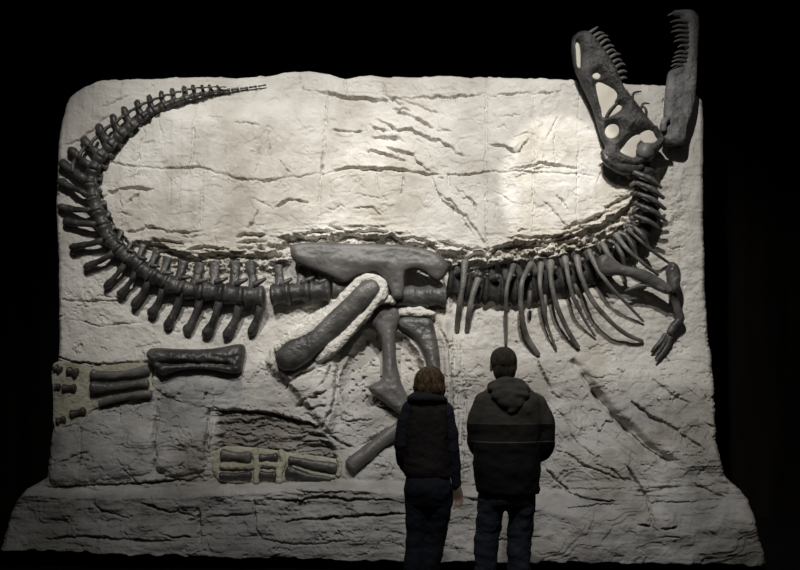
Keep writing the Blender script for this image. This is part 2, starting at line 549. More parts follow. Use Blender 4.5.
# diagonal grain on the talus
q = (PX - 560) * 0.69 - (PY - 350) * 0.72
r_ = (PX - 560) * 0.72 + (PY - 350) * 0.69
tal = sst(540, 570, PX) * sst(350, 375, PY) * (1 - sst(478, 525, PY))
gr = fbm(r_ / 70, q / 15, 71, 3)
D += tal * 0.022 * (np.round(gr * 2.2) / 2.2 * 0.7 + 0.3 * gr)
# strata band
m = sst(-3, 3, sdf(STRATA, wx, wy))
D += m * (-0.045 + 0.040 * np.round(fbm(PX / 26 + 0.5 * fbm(PX / 18, PY / 12, 84, 2), PY / 4.6 + 1.2 * fbm(PX / 22, PY / 16, 83, 3), 81, 4, 0.62) * 4) / 3 + 0.012 * fbm(PX / 8, PY / 5, 85, 3))
# flaky thin beds between ribs and above the tail's root
fl_ = np.exp(-((PX - 480) / 9) ** 2 - ((PY - 268) / 18) ** 2)
fl = np.exp(-((PX - 257) / 14) ** 2 - ((PY - 243) / 9) ** 2)
D += fl * (0.02 * np.round(fbm(PX / 20, PY / 2.8, 92, 2) * 4) / 3)
# blocks
for blk, h in ((BLOCK_A, 0.055), (BLOCK_B, 0.040), (BLOCK_C, 0.03)):
    f = sdf(blk, wx, wy)
    D += h * np.sqrt(1 - (1 - np.clip(f / 14, 0, 1)) ** 2)
# hollow around the pubis
f = sdf(HOLLOW, wx, wy)
hm = np.sqrt(1 - (1 - np.clip(f / 12, 0, 1)) ** 2)
D -= 0.11 * hm
pit = vn(PX / 3.6, PY / 2.8, 95)
D -= hm * 0.03 * sst(0.45, 0.75, pit)
# bank of rock under the thigh bone and down the left rim of the hollow
BANK = smooth_poly([(268, 352), (300, 325), (340, 288), (362, 274), (384, 280), (384, 296), (372, 312), (352, 330), (341, 352), (339, 380), (337, 404), (331, 432), (316, 420), (300, 400), (286, 384), (270, 372)], 3)
f = sdf(BANK, wx, wy)
D += 0.075 * sst(-2, 7, f)
# upright ribs of rock between the two visitors
vr = np.exp(-((PX - 455) / 15) ** 2) * sst(318, 345, PY) * (1 - sst(470, 490, PY))
D += vr * (0.05 * np.abs(fbm(PX / 7 + PY / 90, PY / 60, 111, 3)) + 0.03 * np.round(2.5 * fbm(PX / 9, PY / 70, 112, 2)) / 2.5)
D += 0.06 * np.exp(-((PX - 443 - 0.08 * (PY - 320)) / 5.5) ** 2) * sst(312, 325, PY) * (1 - sst(400, 440, PY))
strip = np.exp(-((ps + 9) / 8.0) ** 2) * sst(140, 190, PX) * sst(190, 215, PY)
D += strip * (0.02 + 0.055 * np.round(fbm(PX / 10 + PY / 30, PY / 4.5, 121, 4, 0.6) * 4) / 2)
rub = np.exp(-((PX - 674) / 13) ** 2 - ((PY - 215) / 38) ** 2) + np.exp(-((PX - 622) / 14) ** 2 - ((PY - 192) / 20) ** 2)
D += rub * 0.022 * np.round(fbm(PX / 8, PY / 6, 123, 4, 0.6) * 3) / 2
# deep troughs the backbone, hip and neck lie in
for pl, h in (([(446, 264), (500, 264), (560, 258), (600, 245), (622, 228), (640, 238), (616, 276), (592, 291), (560, 304), (530, 312), (495, 313), (450, 307)], 0.10),
              ([(405, 266), (446, 268), (447, 306), (400, 312)], 0.08), ([(632, 172), (664, 168), (668, 200), (664, 235), (642, 262), (624, 250), (634, 215)], 0.05)):
    D -= h * sst(-3, 5, sdf(pl, wx, wy))
D += fl_ * (0.09 + 0.03 * np.round(fbm(PX / 20, PY / 2.8, 91, 2) * 4) / 3)
# seats for the detached bones
for pl in (UPFOOT, LOWFOOT):
    D -= 0.035 * sst(0, 4, sdf(pl, wx, wy))
# chiselled texture around the bones
near = 1 - sst(0, 1, np.abs(PY - 300) / 90)
D += near * (1 - sst(0, 2, ps)) * 0.010 * fbm(PX / 6, PY / 5, 97, 3)

for pts, w, dep, lip in CR:
    xs = [p[0] for p in pts]
    ys = [p[1] for p in pts]
    mg = 26
    mk = (PX > min(xs) - mg) & (PX < max(xs) + mg) & (PY > min(ys) - mg) & (PY < max(ys) + mg)
    if not mk.any():
        continue
    if abs(xs[-1] - xs[0]) < 0.25 * abs(ys[-1] - ys[0]):
        sgn = 0
    else:
        sgn = 1 if xs[-1] > xs[0] else -1
    kw = 1.0 if w < 2.9 else 0.12
    dd, t, sd = seg_dist(pts, PX[mk] + kw * (wx[mk] - PX[mk]), PY[mk] + kw * (wy[mk] - PY[mk]))
    tp = 1 - np.abs(2 * t - 1) ** 4
    var = 0.75 + 0.5 * vn(t * len(pts) * 1.7, t * 0, int(xs[0]) % 50)
    dep = dep * 1.9
    if w < 3:
        w = w * 0.72
    add = -dep * np.exp(-(dd / (w * (0.6 + 0.4 * tp))) ** 2) * (0.35 + 0.65 * tp) * var
    if lip and sgn:
        above = (sd * sgn) < 0
        add += np.where(above, lip * np.exp(-dd / 7.0), 0) * tp * var
    D[mk] += add

# rounded outer edge
PYs = 1 - sst(360, 480, PY)
ex = np.minimum(PX - ip(LEFT, PY) + 3.5 * PYs, ip(RIGHT, PY) + 5.0 * PYs - PX)
ey = np.minimum(PY - ip(TOP, PX), 30)
rr = 9.0
edge = 1 - np.sqrt(1 - (1 - np.clip(ex / rr, 0, 1)) ** 2)
edge2 = 1 - np.sqrt(1 - (1 - np.clip(ey / 6.0, 0, 1)) ** 2)
D -= 0.16 * edge + 0.05 * edge2
# big chamfer at the upper left corner
D -= 0.10 * (1 - sst(0, 50, (PX - 58) + 0.9 * (PY - 80)))

k = (CAM_D - B) / F
VX = (PX - CX) * k
VZ = np.maximum(CAM_H + (HY - PY) * k, 0.012)
VY = -(B + D)
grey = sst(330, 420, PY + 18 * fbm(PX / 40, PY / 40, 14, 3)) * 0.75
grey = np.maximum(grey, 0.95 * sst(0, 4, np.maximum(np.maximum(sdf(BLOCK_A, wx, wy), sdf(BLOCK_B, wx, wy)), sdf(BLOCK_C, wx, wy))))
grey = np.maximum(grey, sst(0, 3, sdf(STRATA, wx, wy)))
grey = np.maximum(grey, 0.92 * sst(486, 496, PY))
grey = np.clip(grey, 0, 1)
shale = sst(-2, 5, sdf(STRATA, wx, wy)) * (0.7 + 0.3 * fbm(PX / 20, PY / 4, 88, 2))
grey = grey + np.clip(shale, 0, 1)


def grid_obj(name, r0, r1, parent, sides):
    """front sheet of rows r0..r1 with the rim carried back to the rear of the wall"""
    n = r1 - r0 + 1
    vs = np.stack([VX[r0:r1 + 1], VY[r0:r1 + 1], VZ[r0:r1 + 1]], -1).reshape(-1, 3)
    g = grey[r0:r1 + 1].reshape(-1)
    idx = np.arange(n * NX).reshape(n, NX)
    fs = np.stack([idx[:-1, :-1], idx[1:, :-1], idx[1:, 1:], idx[:-1, 1:]], -1).reshape(-1, 4)
    loop = []
    if 'top' in sides:
        loop = list(idx[::-1, 0]) + list(idx[0, 1:]) + list(idx[1:, -1])
    else:
        loop = list(idx[0, :1]) + list(idx[1:, 0]) + list(idx[-1, 1:]) + list(idx[::-1, -1][1:])
        loop = loop[::-1]
    loop = np.array(loop)
    rim_v = []
    prev = loop
    faces = [fs]
    base = len(vs)
    allv = [vs]
    allg = [g]
    for yb in (0.15, 0.32):
        ring = vs[loop].copy()
        inset = 0.02 if yb < 0.2 else 0.0
        ring[:, 1] = yb + 0.015 * vn(ring[:, 0] * 6, ring[:, 2] * 6, 33)
        ring[:, 0] *= 1 - inset * 0.2
        allv.append(ring)
        allg.append(g[loop])
        cur = np.arange(base, base + len(loop))
        base += len(loop)
        faces.append(np.stack([prev[:-1], prev[1:], cur[1:], cur[:-1]], -1))
        prev = cur
    V = np.concatenate(allv)
    Fc = np.concatenate(faces)
    me = bpy.data.meshes.new(name)
    me.vertices.add(len(V))
    me.vertices.foreach_set('co', V.astype(np.float32).ravel())
    me.loops.add(len(Fc) * 4)
    me.loops.foreach_set('vertex_index', Fc.astype(np.int32).ravel())
    me.polygons.add(len(Fc))
    me.polygons.foreach_set('loop_start', np.arange(0, len(Fc) * 4, 4, dtype=np.int32))
    me.polygons.foreach_set('use_smooth', np.ones(len(Fc), bool))
    me.update()
    me.validate()
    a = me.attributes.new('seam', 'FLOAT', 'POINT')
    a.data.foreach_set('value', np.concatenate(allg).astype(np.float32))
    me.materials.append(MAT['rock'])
    o = bpy.data.objects.new(name, me)
    COL.objects.link(o)
    o.parent = parent
    return o


slab = empty('rock_panel', (0, 0, 0))
tag(slab, 'pale cracked rock wall panel holding the dark dinosaur skeleton', 'rock panel', kind='thing')
split = int(np.argmin(np.abs(PY[:, NX // 2] - 489)))
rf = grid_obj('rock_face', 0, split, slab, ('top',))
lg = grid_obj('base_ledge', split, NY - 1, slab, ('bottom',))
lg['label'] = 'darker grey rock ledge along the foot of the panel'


# ------------------------------------------------------------------ bone builders
def inflate(name, poly, d0, T, w, mat, parent, holes=(), cell=0.9, extra=None, nz=0.0, back=1.0, smooth=3, seed=0):
    """a rounded solid over an outline: half thickness T reached w px in from the rim"""
    if smooth:
        poly = smooth_poly(poly, smooth)
        holes = [smooth_poly(h, smooth) for h in holes]
    xs = [p[0] for p in poly]
    ys = [p[1] for p in poly]
    x0, x1, y0, y1 = min(xs) - 2 * cell, max(xs) + 2 * cell, min(ys) - 2 * cell, max(ys) + 2 * cell
    nx, ny = int((x1 - x0) / cell) + 2, int((y1 - y0) / cell) + 2
    X, Y = np.meshgrid(x0 + np.arange(nx) * cell, y0 + np.arange(ny) * cell)

    def f(a, b):
        r = sdf(poly, a, b)
        for h in holes:
            r = np.minimum(r, -sdf(h, a, b))
        return r
    cc = f(X[:-1, :-1] + cell / 2, Y[:-1, :-1] + cell / 2) > 0
    cnt = np.zeros((ny, nx), int)
    for a in (0, 1):
        for b in (0, 1):
            cnt[a:ny - 1 + a, b:nx - 1 + b] += cc
    used = cnt > 0
    bnd = used & (cnt < 4)
    for _ in range(3):
        fv = f(X, Y)
        e = 0.05
        gx = (f(X + e, Y) - fv) / e
        gy = (f(X, Y + e) - fv) / e
        mlim = np.clip(fv, -cell, cell)
        X = np.where(bnd, X - mlim * gx, X)
        Y = np.where(bnd, Y - mlim * gy, Y)
    fv = np.where(bnd, 0, np.maximum(f(X, Y), 0))
    h = T * np.sqrt(1 - (1 - np.clip(fv / w, 0, 1)) ** 2)
    if extra is not None:
        h = h + extra(X, Y) * np.clip(fv / w, 0, 1)
    if nz:
        h = h * (1 + nz * fbm(X / 5, Y / 5, 3 + seed, 3))
    dd = d0(X, Y) if callable(d0) else np.full(X.shape, d0)
    k = (CAM_D - dd) / F
    idf = -np.ones((ny, nx), int)
    n = int(used.sum())
    idf[used] = np.arange(n)
    idb = idf.copy()
    inn = used & ~bnd
    idb[inn] = n + np.arange(int(inn.sum()))
    fx, fz = (X - CX) * k, CAM_H + (HY - Y) * k
    vf = np.stack([fx, -(dd + h), fz], -1)[used]
    vb = np.stack([fx, -(dd - h * back), fz], -1)[inn]
    V = np.concatenate([vf, vb])
    ii, jj = np.nonzero(cc)
    A = np.stack([idf[ii, jj], idf[ii + 1, jj], idf[ii + 1, jj + 1], idf[ii, jj + 1]], -1)
    Bk = np.stack([idb[ii, jj], idb[ii, jj + 1], idb[ii + 1, jj + 1], idb[ii + 1, jj]], -1)
    return link_mesh(name, V.tolist(), np.concatenate([A, Bk]).tolist(), mat, parent)


def resample(pts, step):
    out = smooth_poly(pts, 12, closed=False)
    P = np.array(out)
    L = np.concatenate([[0], np.cumsum(np.hypot(np.diff(P[:, 0]), np.diff(P[:, 1])))])
    n = max(4, int(L[-1] / step))
    s = np.linspace(0, L[-1], n + 1)
    return np.stack([np.interp(s, L, P[:, i]) for i in range(P.shape[1])], 1)


def tube(name, pts, mat, parent, flat=1.0, seg=12, step=2.0, nz=0.06, cap=0.8, seed=0, link=True):
    """bone along (px, py, d, r_px) points; flat = depth radius / width radius"""
    Q = resample(pts, step)
    n = len(Q)
    C = np.array([W(*q[:3]) for q in Q])
    R = np.array([q[3] * M2(q[2]) for q in Q])
    Tn = np.gradient(C, axis=0)
    Tn /= np.linalg.norm(Tn, axis=1)[:, None] + 1e-9
    rings = []
    ang = np.linspace(0, 2 * PI, seg, endpoint=False)

    def ring(c, t, r, i):
        y = np.array([0, -1.0, 0])
        nn = np.cross(t, y)
        nn /= np.linalg.norm(nn) + 1e-9
        b = np.cross(nn, t)
        if b[1] > 0:
            b = -b
        g_ = i * step / max(R.max() * F / CAM_D, 2.0)
        rn = r * (1 + nz * vn(np.cos(ang) * 1.2 + g_ * 0.45 + seed * 3.1, np.sin(ang) * 1.2 + g_ * 0.3, seed) + 0.6 * nz * vn(np.cos(ang) * 2.8 + g_ * 1.3 + seed, np.sin(ang) * 2.8 - g_ * 0.9, seed + 5))
        return c + np.outer(np.cos(ang) * rn, nn) + np.outer(np.sin(ang) * rn * flat, b)
    # rounded caps
    for a in (80, 50, 22):
        s, c_ = math.sin(math.radians(a)), math.cos(math.radians(a))
        rings.append(ring(C[0] - Tn[0] * R[0] * cap * s, Tn[0], R[0] * c_, 0))
    for i in range(n):
        rings.append(ring(C[i], Tn[i], R[i], i))
    for a in (22, 50, 80):
        s, c_ = math.sin(math.radians(a)), math.cos(math.radians(a))
        rings.append(ring(C[-1] + Tn[-1] * R[-1] * cap * s, Tn[-1], R[-1] * c_, n))
    V = np.concatenate(rings)
    nr = len(rings)
    Fs = []
    for i in range(nr - 1):
        for j in range(seg):
            a, b = i * seg + j, i * seg + (j + 1) % seg
            Fs.append((a, b, b + seg, a + seg))
    Fs.append(tuple(range(seg - 1, -1, -1)))
    Fs.append(tuple(range((nr - 1) * seg, nr * seg)))
    if not link:
        return V.tolist(), Fs
    return link_mesh(name, V.tolist(), Fs, mat, parent)


def merge(name, parts, mat, parent):
    V, Fs = [], []
    for v, f in parts:
        o = len(V)
        V += v
        Fs += [tuple(i + o for i in q) for q in f]
    return link_mesh(name, V, Fs, mat, parent)


# ------------------------------------------------------------------ the skeleton
sk = empty('dinosaur_skeleton', (0, -0.05, 2.3))
tag(sk, 'dark dinosaur skeleton with curled tail and raised gaping jaws across the rock panel', 'dinosaur skeleton')

# tail vertebrae: centre, height radius, spine tip, chevron tip, chevron kind
CAU = [((320, 291), 11.0, (314, 268), None), ((300, 292), 11.3, (303, 266), None), ((281, 295), 11.6, (278, 266), None),
       ((254, 296), 11.3, (251, 263), (251, 333)), ((234, 295), 11.0, (235, 262), (227, 337)), ((214, 292), 10.5, (215, 263), (206, 335)),
       ((194, 291), 10.0, (200, 264), (187, 332)), ((176, 286), 9.6, (184, 262), (167, 326)), ((160, 280), 9.2, (168, 258), (151, 314)),
       ((147, 272), 8.8, (157, 251), (134, 305)), ((136, 263), 8.6, (143, 245), (120, 295)), ((125, 255), 8.4, (132, 239), (106, 286)),
       ((115, 245), 8.4, (122, 231), (86, 267)), ((107, 233), 8.4, (115, 226), (72, 247)), ((101, 219), 8.2, (110, 213), (65, 221)),
       ((96, 205), 8.0, (106, 203), (60, 207)), ((92, 191), 7.8, (102, 191), (60, 181)), ((92, 177), 7.5, (102, 180), (62, 163)),
       ((97, 163), 7.2, (107, 168), (71, 151)), ((105, 151), 6.8, (113, 158), (84, 140)), ((115, 140), 6.3, (122, 147), (99, 127)),
       ((126, 130), 5.8, (131, 136), (113, 117)), ((137, 121.5), 5.4, (141, 127), (124, 109)), ((148, 114), 5.0, (151, 119), (137, 102)),
       ((159, 108.5), 4.6, (161, 113), (149, 97)), ((169.5, 104), 4.2, None, (161, 93)), ((179.5, 100.3), 3.9, None, (172, 90)),
       ((189.5, 97.2), 3.5, None, (184, 87.5)), ((199, 94.8), 3.1, None, (193, 86)), ((208, 93), 2.7, None, (202, 86)),
       ((217, 91.5), 2.3, None, (209, 85.6)), ((226, 90.4), 2.0, None, (217, 86)), ((235, 89.3), 1.7, None, None), ((244, 88.2), 1.4, None, None),
       ((253, 87), 1.2, None, None), ((262, 85.6), 1.0, None, None)]
for i, (c, r, sp, ch) in enumerate(CAU):
    a = CAU[max(i - 1, 0)][0]
    b = CAU[min(i + 1, len(CAU) - 1)][0]
    t = np.array([b[0] - a[0], b[1] - a[1]], float)
    gap = np.linalg.norm(t) / (2 if 0 < i < len(CAU) - 1 else 1)
    if i == 2:
        gap = 19
    if i == 3:
        gap = 20.5
    t /= np.linalg.norm(t)
    hl = gap * (0.455 if i < 17 else 0.43)
    d = bd(*c) + 0.075 * min(1, r / 8 + 0.25)
    r *= 0.96 + 0.07 * random.random()
    rm = 0.78 if i < 17 else 0.64
    if i >= 17:
        r *= 0.9
    pts = []
    for s, f in ((-1, 0.92), (-0.84, 1.0), (-0.45, 0.86), (0, rm), (0.45, 0.86), (0.84, 1.0), (1, 0.92)):
        pts.append((c[0] + t[0] * hl * s, c[1] + t[1] * hl * s, d, r * f))
    cv = tube('caudal_vertebra', pts, MAT['bone_tail'], sk, flat=0.95, seg=14, step=1.3, nz=0.13, cap=0.22, seed=i)
    if sp:
        vx, vy = sp[0] - c[0], sp[1] - c[1]
        ll = math.hypot(vx, vy)
        bw = min(hl * 0.66, 6.2) if ll > 18 else min(hl * 0.55, 4.8)
        a1 = tube('', [(c[0] + vx * 0.25, c[1] + vy * 0.25, d, bw * 0.95), (c[0] + vx * 0.55, c[1] + vy * 0.55, d - 0.01, bw * 0.72),
                       (c[0] + vx * 0.85, c[1] + vy * 0.85, d - 0.025, bw * 0.85), (sp[0], sp[1], d - 0.03, bw * 0.95)], None, None, flat=0.45, seg=10, step=1.5, nz=0.22, cap=0.35, seed=i + 50, link=False)
        # process leaning towards the neighbour
        s1 = tube('', [(c[0] + vx * 0.35 - t[0] * hl * 0.2, c[1] + vy * 0.35 - t[1] * hl * 0.2, d + 0.03, 2.6 * r / 9), (c[0] + vx * 0.45 - t[0] * hl * 0.9, c[1] + vy * 0.45 - t[1] * hl * 0.9, d + 0.035, 2.0 * r / 9),
                       (c[0] + vx * 0.52 - t[0] * hl * 1.35, c[1] + vy * 0.52 - t[1] * hl * 1.35, d + 0.02, 1.4 * r / 9)], None, None, seg=8, step=1.5, seed=i + 70, link=False)
        merge('neural_spine', [a1, s1], MAT['bone'] if i < 12 else MAT['bone_tail'], cv)
        # transverse process standing out towards the viewer
    if ch:
        vx, vy = ch[0] - c[0], ch[1] - c[1]
        ll = math.hypot(vx, vy)
        ux, uy = vx / ll, vy / ll
        ox, oy = -t[0] * hl * 1.0, -t[1] * hl * 1.0
        st = (c[0] + ux * r * 0.72 + ox * 0.85, c[1] + uy * r * 0.72 + oy * 0.85)
        br = max(0.9, min(4.0, r * 0.39)) if i < 17 else max(1.0, min(3.9, r * 0.62))
        md = ((st[0] * 0.45 + ch[0] * 0.55) + ox * 0.12, (st[1] * 0.45 + ch[1] * 0.55) + oy * 0.12)
        bdt = bd(*ch) + 0.035
        tube('chevron', [(st[0], st[1], d, br * 1.35), ((st[0] + md[0]) / 2, (st[1] + md[1]) / 2, d + 0.01, br * 0.95), (md[0], md[1], bdt + 0.03, br * 0.95),
                         (ch[0] * 0.9 + md[0] * 0.1, ch[1] * 0.9 + md[1] * 0.1, bdt + 0.015, br * 1.3), (ch[0], ch[1], bdt, br * 1.15)], MAT['bone_tail'], cv, flat=0.8, seg=10, step=1.3, nz=0.2, seed=i)
        if i >= 17:
            tube('facet_process', [(md[0], md[1], bdt + 0.05, br * 0.6), (md[0] + t[0] * hl * 1.0 + ux * 1.2, md[1] + t[1] * hl * 1.0 + uy * 1.2, bdt + 0.05, br * 0.5), (md[0] + t[0] * hl * 1.9, md[1] + t[1] * hl * 1.9, bdt + 0.03, br * 0.5)], MAT['bone_tail'], cv, seg=8, step=1.2, nz=0.15, seed=i)

# sacral vertebrae under the hip blade
for i, (c, r) in enumerate((((342, 289), 11), ((361, 289), 11), ((404, 296), 12), ((420, 297), 12.5), ((437, 296), 12))):
    d = bd(*c) + 0.05
    tube('sacral_vertebra', [(c[0] - 8, c[1], d, r * 0.95), (c[0] - 4, c[1], d, r * 0.85), (c[0], c[1], d, r * 0.8), (c[0] + 4, c[1], d, r * 0.86), (c[0] + 8, c[1], d, r * 0.95)],
         MAT['bone'], sk, flat=0.9, seg=14, step=1.5, cap=0.2, seed=i)

# back vertebrae
DOR = [((456, 286), 15), ((474, 289), 15), ((492, 291), 16), ((508, 292), 16), ((524, 290), 16), ((540, 287), 16), ((555, 283.5), 15.5),
       ((570, 279.5), 15), ((584, 275), 14.5), ((597, 269), 14), ((610, 261.5), 13)]
for i, (c, r) in enumerate(DOR):
    a, b = DOR[max(i - 1, 0)][0], DOR[min(i + 1, len(DOR) - 1)][0]
    t = np.array([b[0] - a[0], b[1] - a[1]], float)
    t /= np.linalg.norm(t)
    nrm = np.array([t[1], -t[0]])
    d = bd(*c) - 0.045
    hl = 7.6
    pts = [(c[0] + t[0] * hl * s, c[1] + t[1] * hl * s, d, r * f) for s, f in ((-1, 0.9), (-0.8, 0.97), (-0.35, 0.72), (0, 0.66), (0.35, 0.72), (0.8, 0.97), (1, 0.9))]
    cv = tube('dorsal_vertebra', pts, MAT['bone_dark_shade'], sk, flat=0.62, seg=14, step=1.2, nz=0.1, cap=0.15, seed=i + 20)
    tip = (c[0] + nrm[0] * 32 - t[0] * 5, c[1] + nrm[1] * 32 - t[1] * 5)
    mid = (c[0] + nrm[0] * 20 - t[0] * 2, c[1] + nrm[1] * 20 - t[1] * 2)
    sp = tube('', [(c[0] + nrm[0] * 8, c[1] + nrm[1] * 8, d + 0.01, 4.6), (mid[0], mid[1], d + 0.02, 3.4), (tip[0], tip[1], d + 0.03, 4.2)], None, None, flat=0.4, seg=10, step=1.5, nz=0.12, seed=i, link=False)
    tp = tube('', [(c[0] + nrm[0] * 12, c[1] + nrm[1] * 12, d + 0.05, 3.6), (c[0] + nrm[0] * 15 + t[0] * 4, c[1] + nrm[1] * 15 + t[1] * 4, d + 0.13, 2.8)], None, None, seg=8, step=1.5, seed=i, link=False)
    merge('neural_spine', [sp, tp], MAT['bone'], cv)

# neck vertebrae
CER = [((622, 252), 11), ((633, 243), 10.5), ((642, 233), 10), ((648, 222), 10), ((651, 211), 9.5), ((651.5, 200), 9.5), ((650, 189), 9), ((647.5, 178.5), 9), ((645, 169), 8.5)]
for i, (c, r) in enumerate(CER):
    a, b = CER[max(i - 1, 0)][0], CER[min(i + 1, len(CER) - 1)][0]
    t = np.array([b[0] - a[0], b[1] - a[1]], float)
    t /= np.linalg.norm(t)
    nrm = np.array([t[1], -t[0]])
    d = bd(*c) + 0.06 + 0.013 * i
    hl = 5.2
    pts = [(c[0] + t[0] * hl * s, c[1] + t[1] * hl * s, d, r * f) for s, f in ((-1, 0.8), (-0.75, 0.9), (0, 0.68), (0.75, 0.9), (1, 0.8))]
    cv = tube('neck_vertebra', pts, MAT['bone_dark_shade'], sk, flat=0.8, seg=12, step=1.2, nz=0.12, cap=0.2, seed=i + 30)
    sx, sy = c[0] + nrm[0] * 17 - t[0] * 3, c[1] + nrm[1] * 17 - t[1] * 3
    tube('neural_spine', [(c[0] + nrm[0] * 4, c[1] + nrm[1] * 4, d + 0.02, 3.4), (c[0] + nrm[0] * 11, c[1] + nrm[1] * 11, d + 0.02, 2.4), (sx, sy, d + 0.0, 2.8)], MAT['bone'], cv, flat=0.6, seg=9, step=1.3, nz=0.15, seed=i)
    if i < 8:
        k1 = (c[0] + nrm[0] * 9 - t[0] * 0, c[1] + nrm[1] * 9 - t[1] * 0)
        e = (c[0] - nrm[0] * 15 - t[0] * 9, c[1] - nrm[1] * 15 - t[1] * 9)
        if i > 2:
            k1 = (c[0] - 13, c[1] - 6)
            e = (c[0] + 13.5, c[1] + 9)
        mm = ((k1[0] + e[0]) / 2 + 1.5, (k1[1] + e[1]) / 2 - 1.5)
        tube('neck_rib', [(k1[0], k1[1], d + 0.08, 2.4), (mm[0], mm[1], d + 0.11, 2.7), (e[0], e[1], d + 0.07, 1.7)], MAT['bone'], cv, seg=8, step=1.3, nz=0.12, seed=i)

# ribs : px, py, radius; the belly of a rib stands out from the wall
RIBS = [([(465, 262), (463, 284), (459, 308), (457, 330)], 3.1, 2.7), ([(478, 280), (473, 294), (469, 312), (467, 331)], 3.1, 2.7),
        ([(514, 266), (508, 282), (506, 300), (506, 322), (506, 343)], 2.5, 1.5), ([(531, 264), (523, 279), (521, 296), (522, 316), (527, 336), (538, 354)], 2.7, 2.6),
        ([(541, 264), (540, 282), (542, 300), (547, 324), (556, 349)], 2.6, 1.3), ([(551, 262), (551, 280), (556, 303), (566, 327), (578, 347)], 2.9, 2.3),
        ([(565, 258), (568, 276), (573, 296), (583, 317), (595, 336)], 2.8, 1.3), ([(577, 257), (581, 276), (592, 300), (610, 321), (626, 334), (642, 341)], 2.9, 2.0),
        ([(589, 251), (598, 270), (611, 287), (627, 304), (643, 321)], 2.6, 1.3), ([(602, 244), (613, 260), (629, 272), (645, 283)], 2.5, 1.3),
        ([(616, 235), (628, 250), (644, 264), (658, 275)], 2.6, 1.4), ([(629, 229), (641, 241), (655, 253), (669, 263)], 2.3, 1.4)]
for i, (pl, r0, r1) in enumerate(RIBS):
    n = len(pl)
    pts = []
    # head of the rib, bent back to the spine
    dx, dy = pl[0][0] - pl[1][0], pl[0][1] - pl[1][1]
    for j, (x, y) in enumerate(pl):
        s = j / (n - 1)
        bulge = 0.09 + 0.09 * math.sin(PI * min(1, s * 1.02) ** 0.75)
        if i < 2:
            bulge = 0.10 + 0.05 * math.sin(PI * s)
        end = (1 - sst(0.6, 1.0, s))
        pts.append((x, y, bd(x, y) + float(bulge * end + 0.025 * (1 - end)), r0 + (r1 - r0) * s + (0.9 if j == 0 else 0)))
    tube('rib', pts, MAT['rib'], sk, flat=0.75, seg=10, step=1.8, nz=0.08, seed=i)
for i, (a, b) in enumerate((((530, 292), (529, 308)), ((545, 296), (545, 312)), ((575, 285), (580, 297)))):
    tube('far_rib', [(a[0], a[1], 0.12, 2.2), ((a[0] + b[0]) / 2, (a[1] + b[1]) / 2, 0.13, 2.4), (b[0], b[1], 0.10, 2.0)], MAT['rib'], sk, seg=8, step=1.5, seed=i)

# hip blade
ILI = [(290.5, 254), (291, 247), (296, 243.5), (315, 242.3), (350, 243.5), (380, 244.3), (404, 245), (425, 249), (438, 253.5), (446, 260), (448.5, 268), (445, 276), (438, 281.5), (431, 278),
       (426, 273.5), (417, 270), (408, 271), (404.5, 276), (404, 290), (402, 298), (394, 298.5), (390, 291), (386, 283), (380, 276), (374, 272.5), (366, 273.5), (357, 276), (346, 282), (338, 280), (322, 273), (302, 266), (294, 261)]
inflate('ilium', ILI, lambda X, Y: 0.155 + 0.0 * X, 0.042, 7, MAT['bone_pale'], sk, cell=1.0,
        extra=lambda X, Y: 0.012 * fbm(X / 22, Y / 14, 5, 3) + 0.012 * np.exp(-((Y - (258 + 0.06 * (X - 300))) / 7) ** 2), smooth=4)
# pubis
inflate('pubis', [(362, 314), (366, 305), (380, 301), (393, 303), (400, 309), (401, 318), (398, 328), (396, 338), (396.5, 360), (399, 372), (402, 384), (408, 397), (409, 409), (402, 415),
                  (392, 409), (382, 401), (372, 394), (368, 387), (374, 383), (381, 379), (382.5, 370), (382, 350), (380, 338), (374, 330), (365, 324)],
        lambda X, Y: base_d(X, Y) + 0.02, 0.08, 8, MAT['bone_pale'], sk, cell=1.0, nz=0.08)
# ischium
inflate('ischium', [(398, 322), (402, 317), (412, 316), (424, 316), (432, 320), (436, 334), (439, 350), (441, 372), (438, 392), (428, 392), (427, 372), (424, 356), (417, 343), (408, 334), (400, 329)],
        lambda X, Y: base_d(X, Y) + 0.03, 0.07, 8, MAT['bone'], sk, cell=1.0, nz=0.10)
# second thigh bone hidden deep behind the pubis
# femur with its plaster jacket
fem = tube('femur', [(374, 286, 0.20, 8), (366, 292, 0.205, 10.5), (352, 306, 0.20, 11), (334, 324, 0.19, 11.5), (315, 340, 0.19, 12.5), (298, 352, 0.19, 13.5), (288, 358, 0.19, 12.5), (282, 361, 0.18, 10)],
           MAT['bone'], sk, flat=0.7, seg=18, step=1.8, nz=0.10, cap=0.6, seed=3)
jk = [[(277, 349), (296, 338), (318, 325), (336, 309), (350, 292), (362, 280), (372, 279), (381, 284), (382, 294), (373, 305), (358, 321), (344, 336), (332, 349), (318, 360)],
      [4, 6, 6.5, 6.5, 6, 5.5, 5, 5, 5, 5, 5.5, 6, 6, 4]]
tube('plaster_jacket', [(x, y, 0.18 - 0.04 * (i in (0, 13)), r) for i, ((x, y), r) in enumerate(zip(*jk))], MAT['plaster'], fem, flat=0.8, seg=14, step=1.3, nz=0.28, seed=9)
fem['label'] = 'thigh bone rimmed with white plaster'
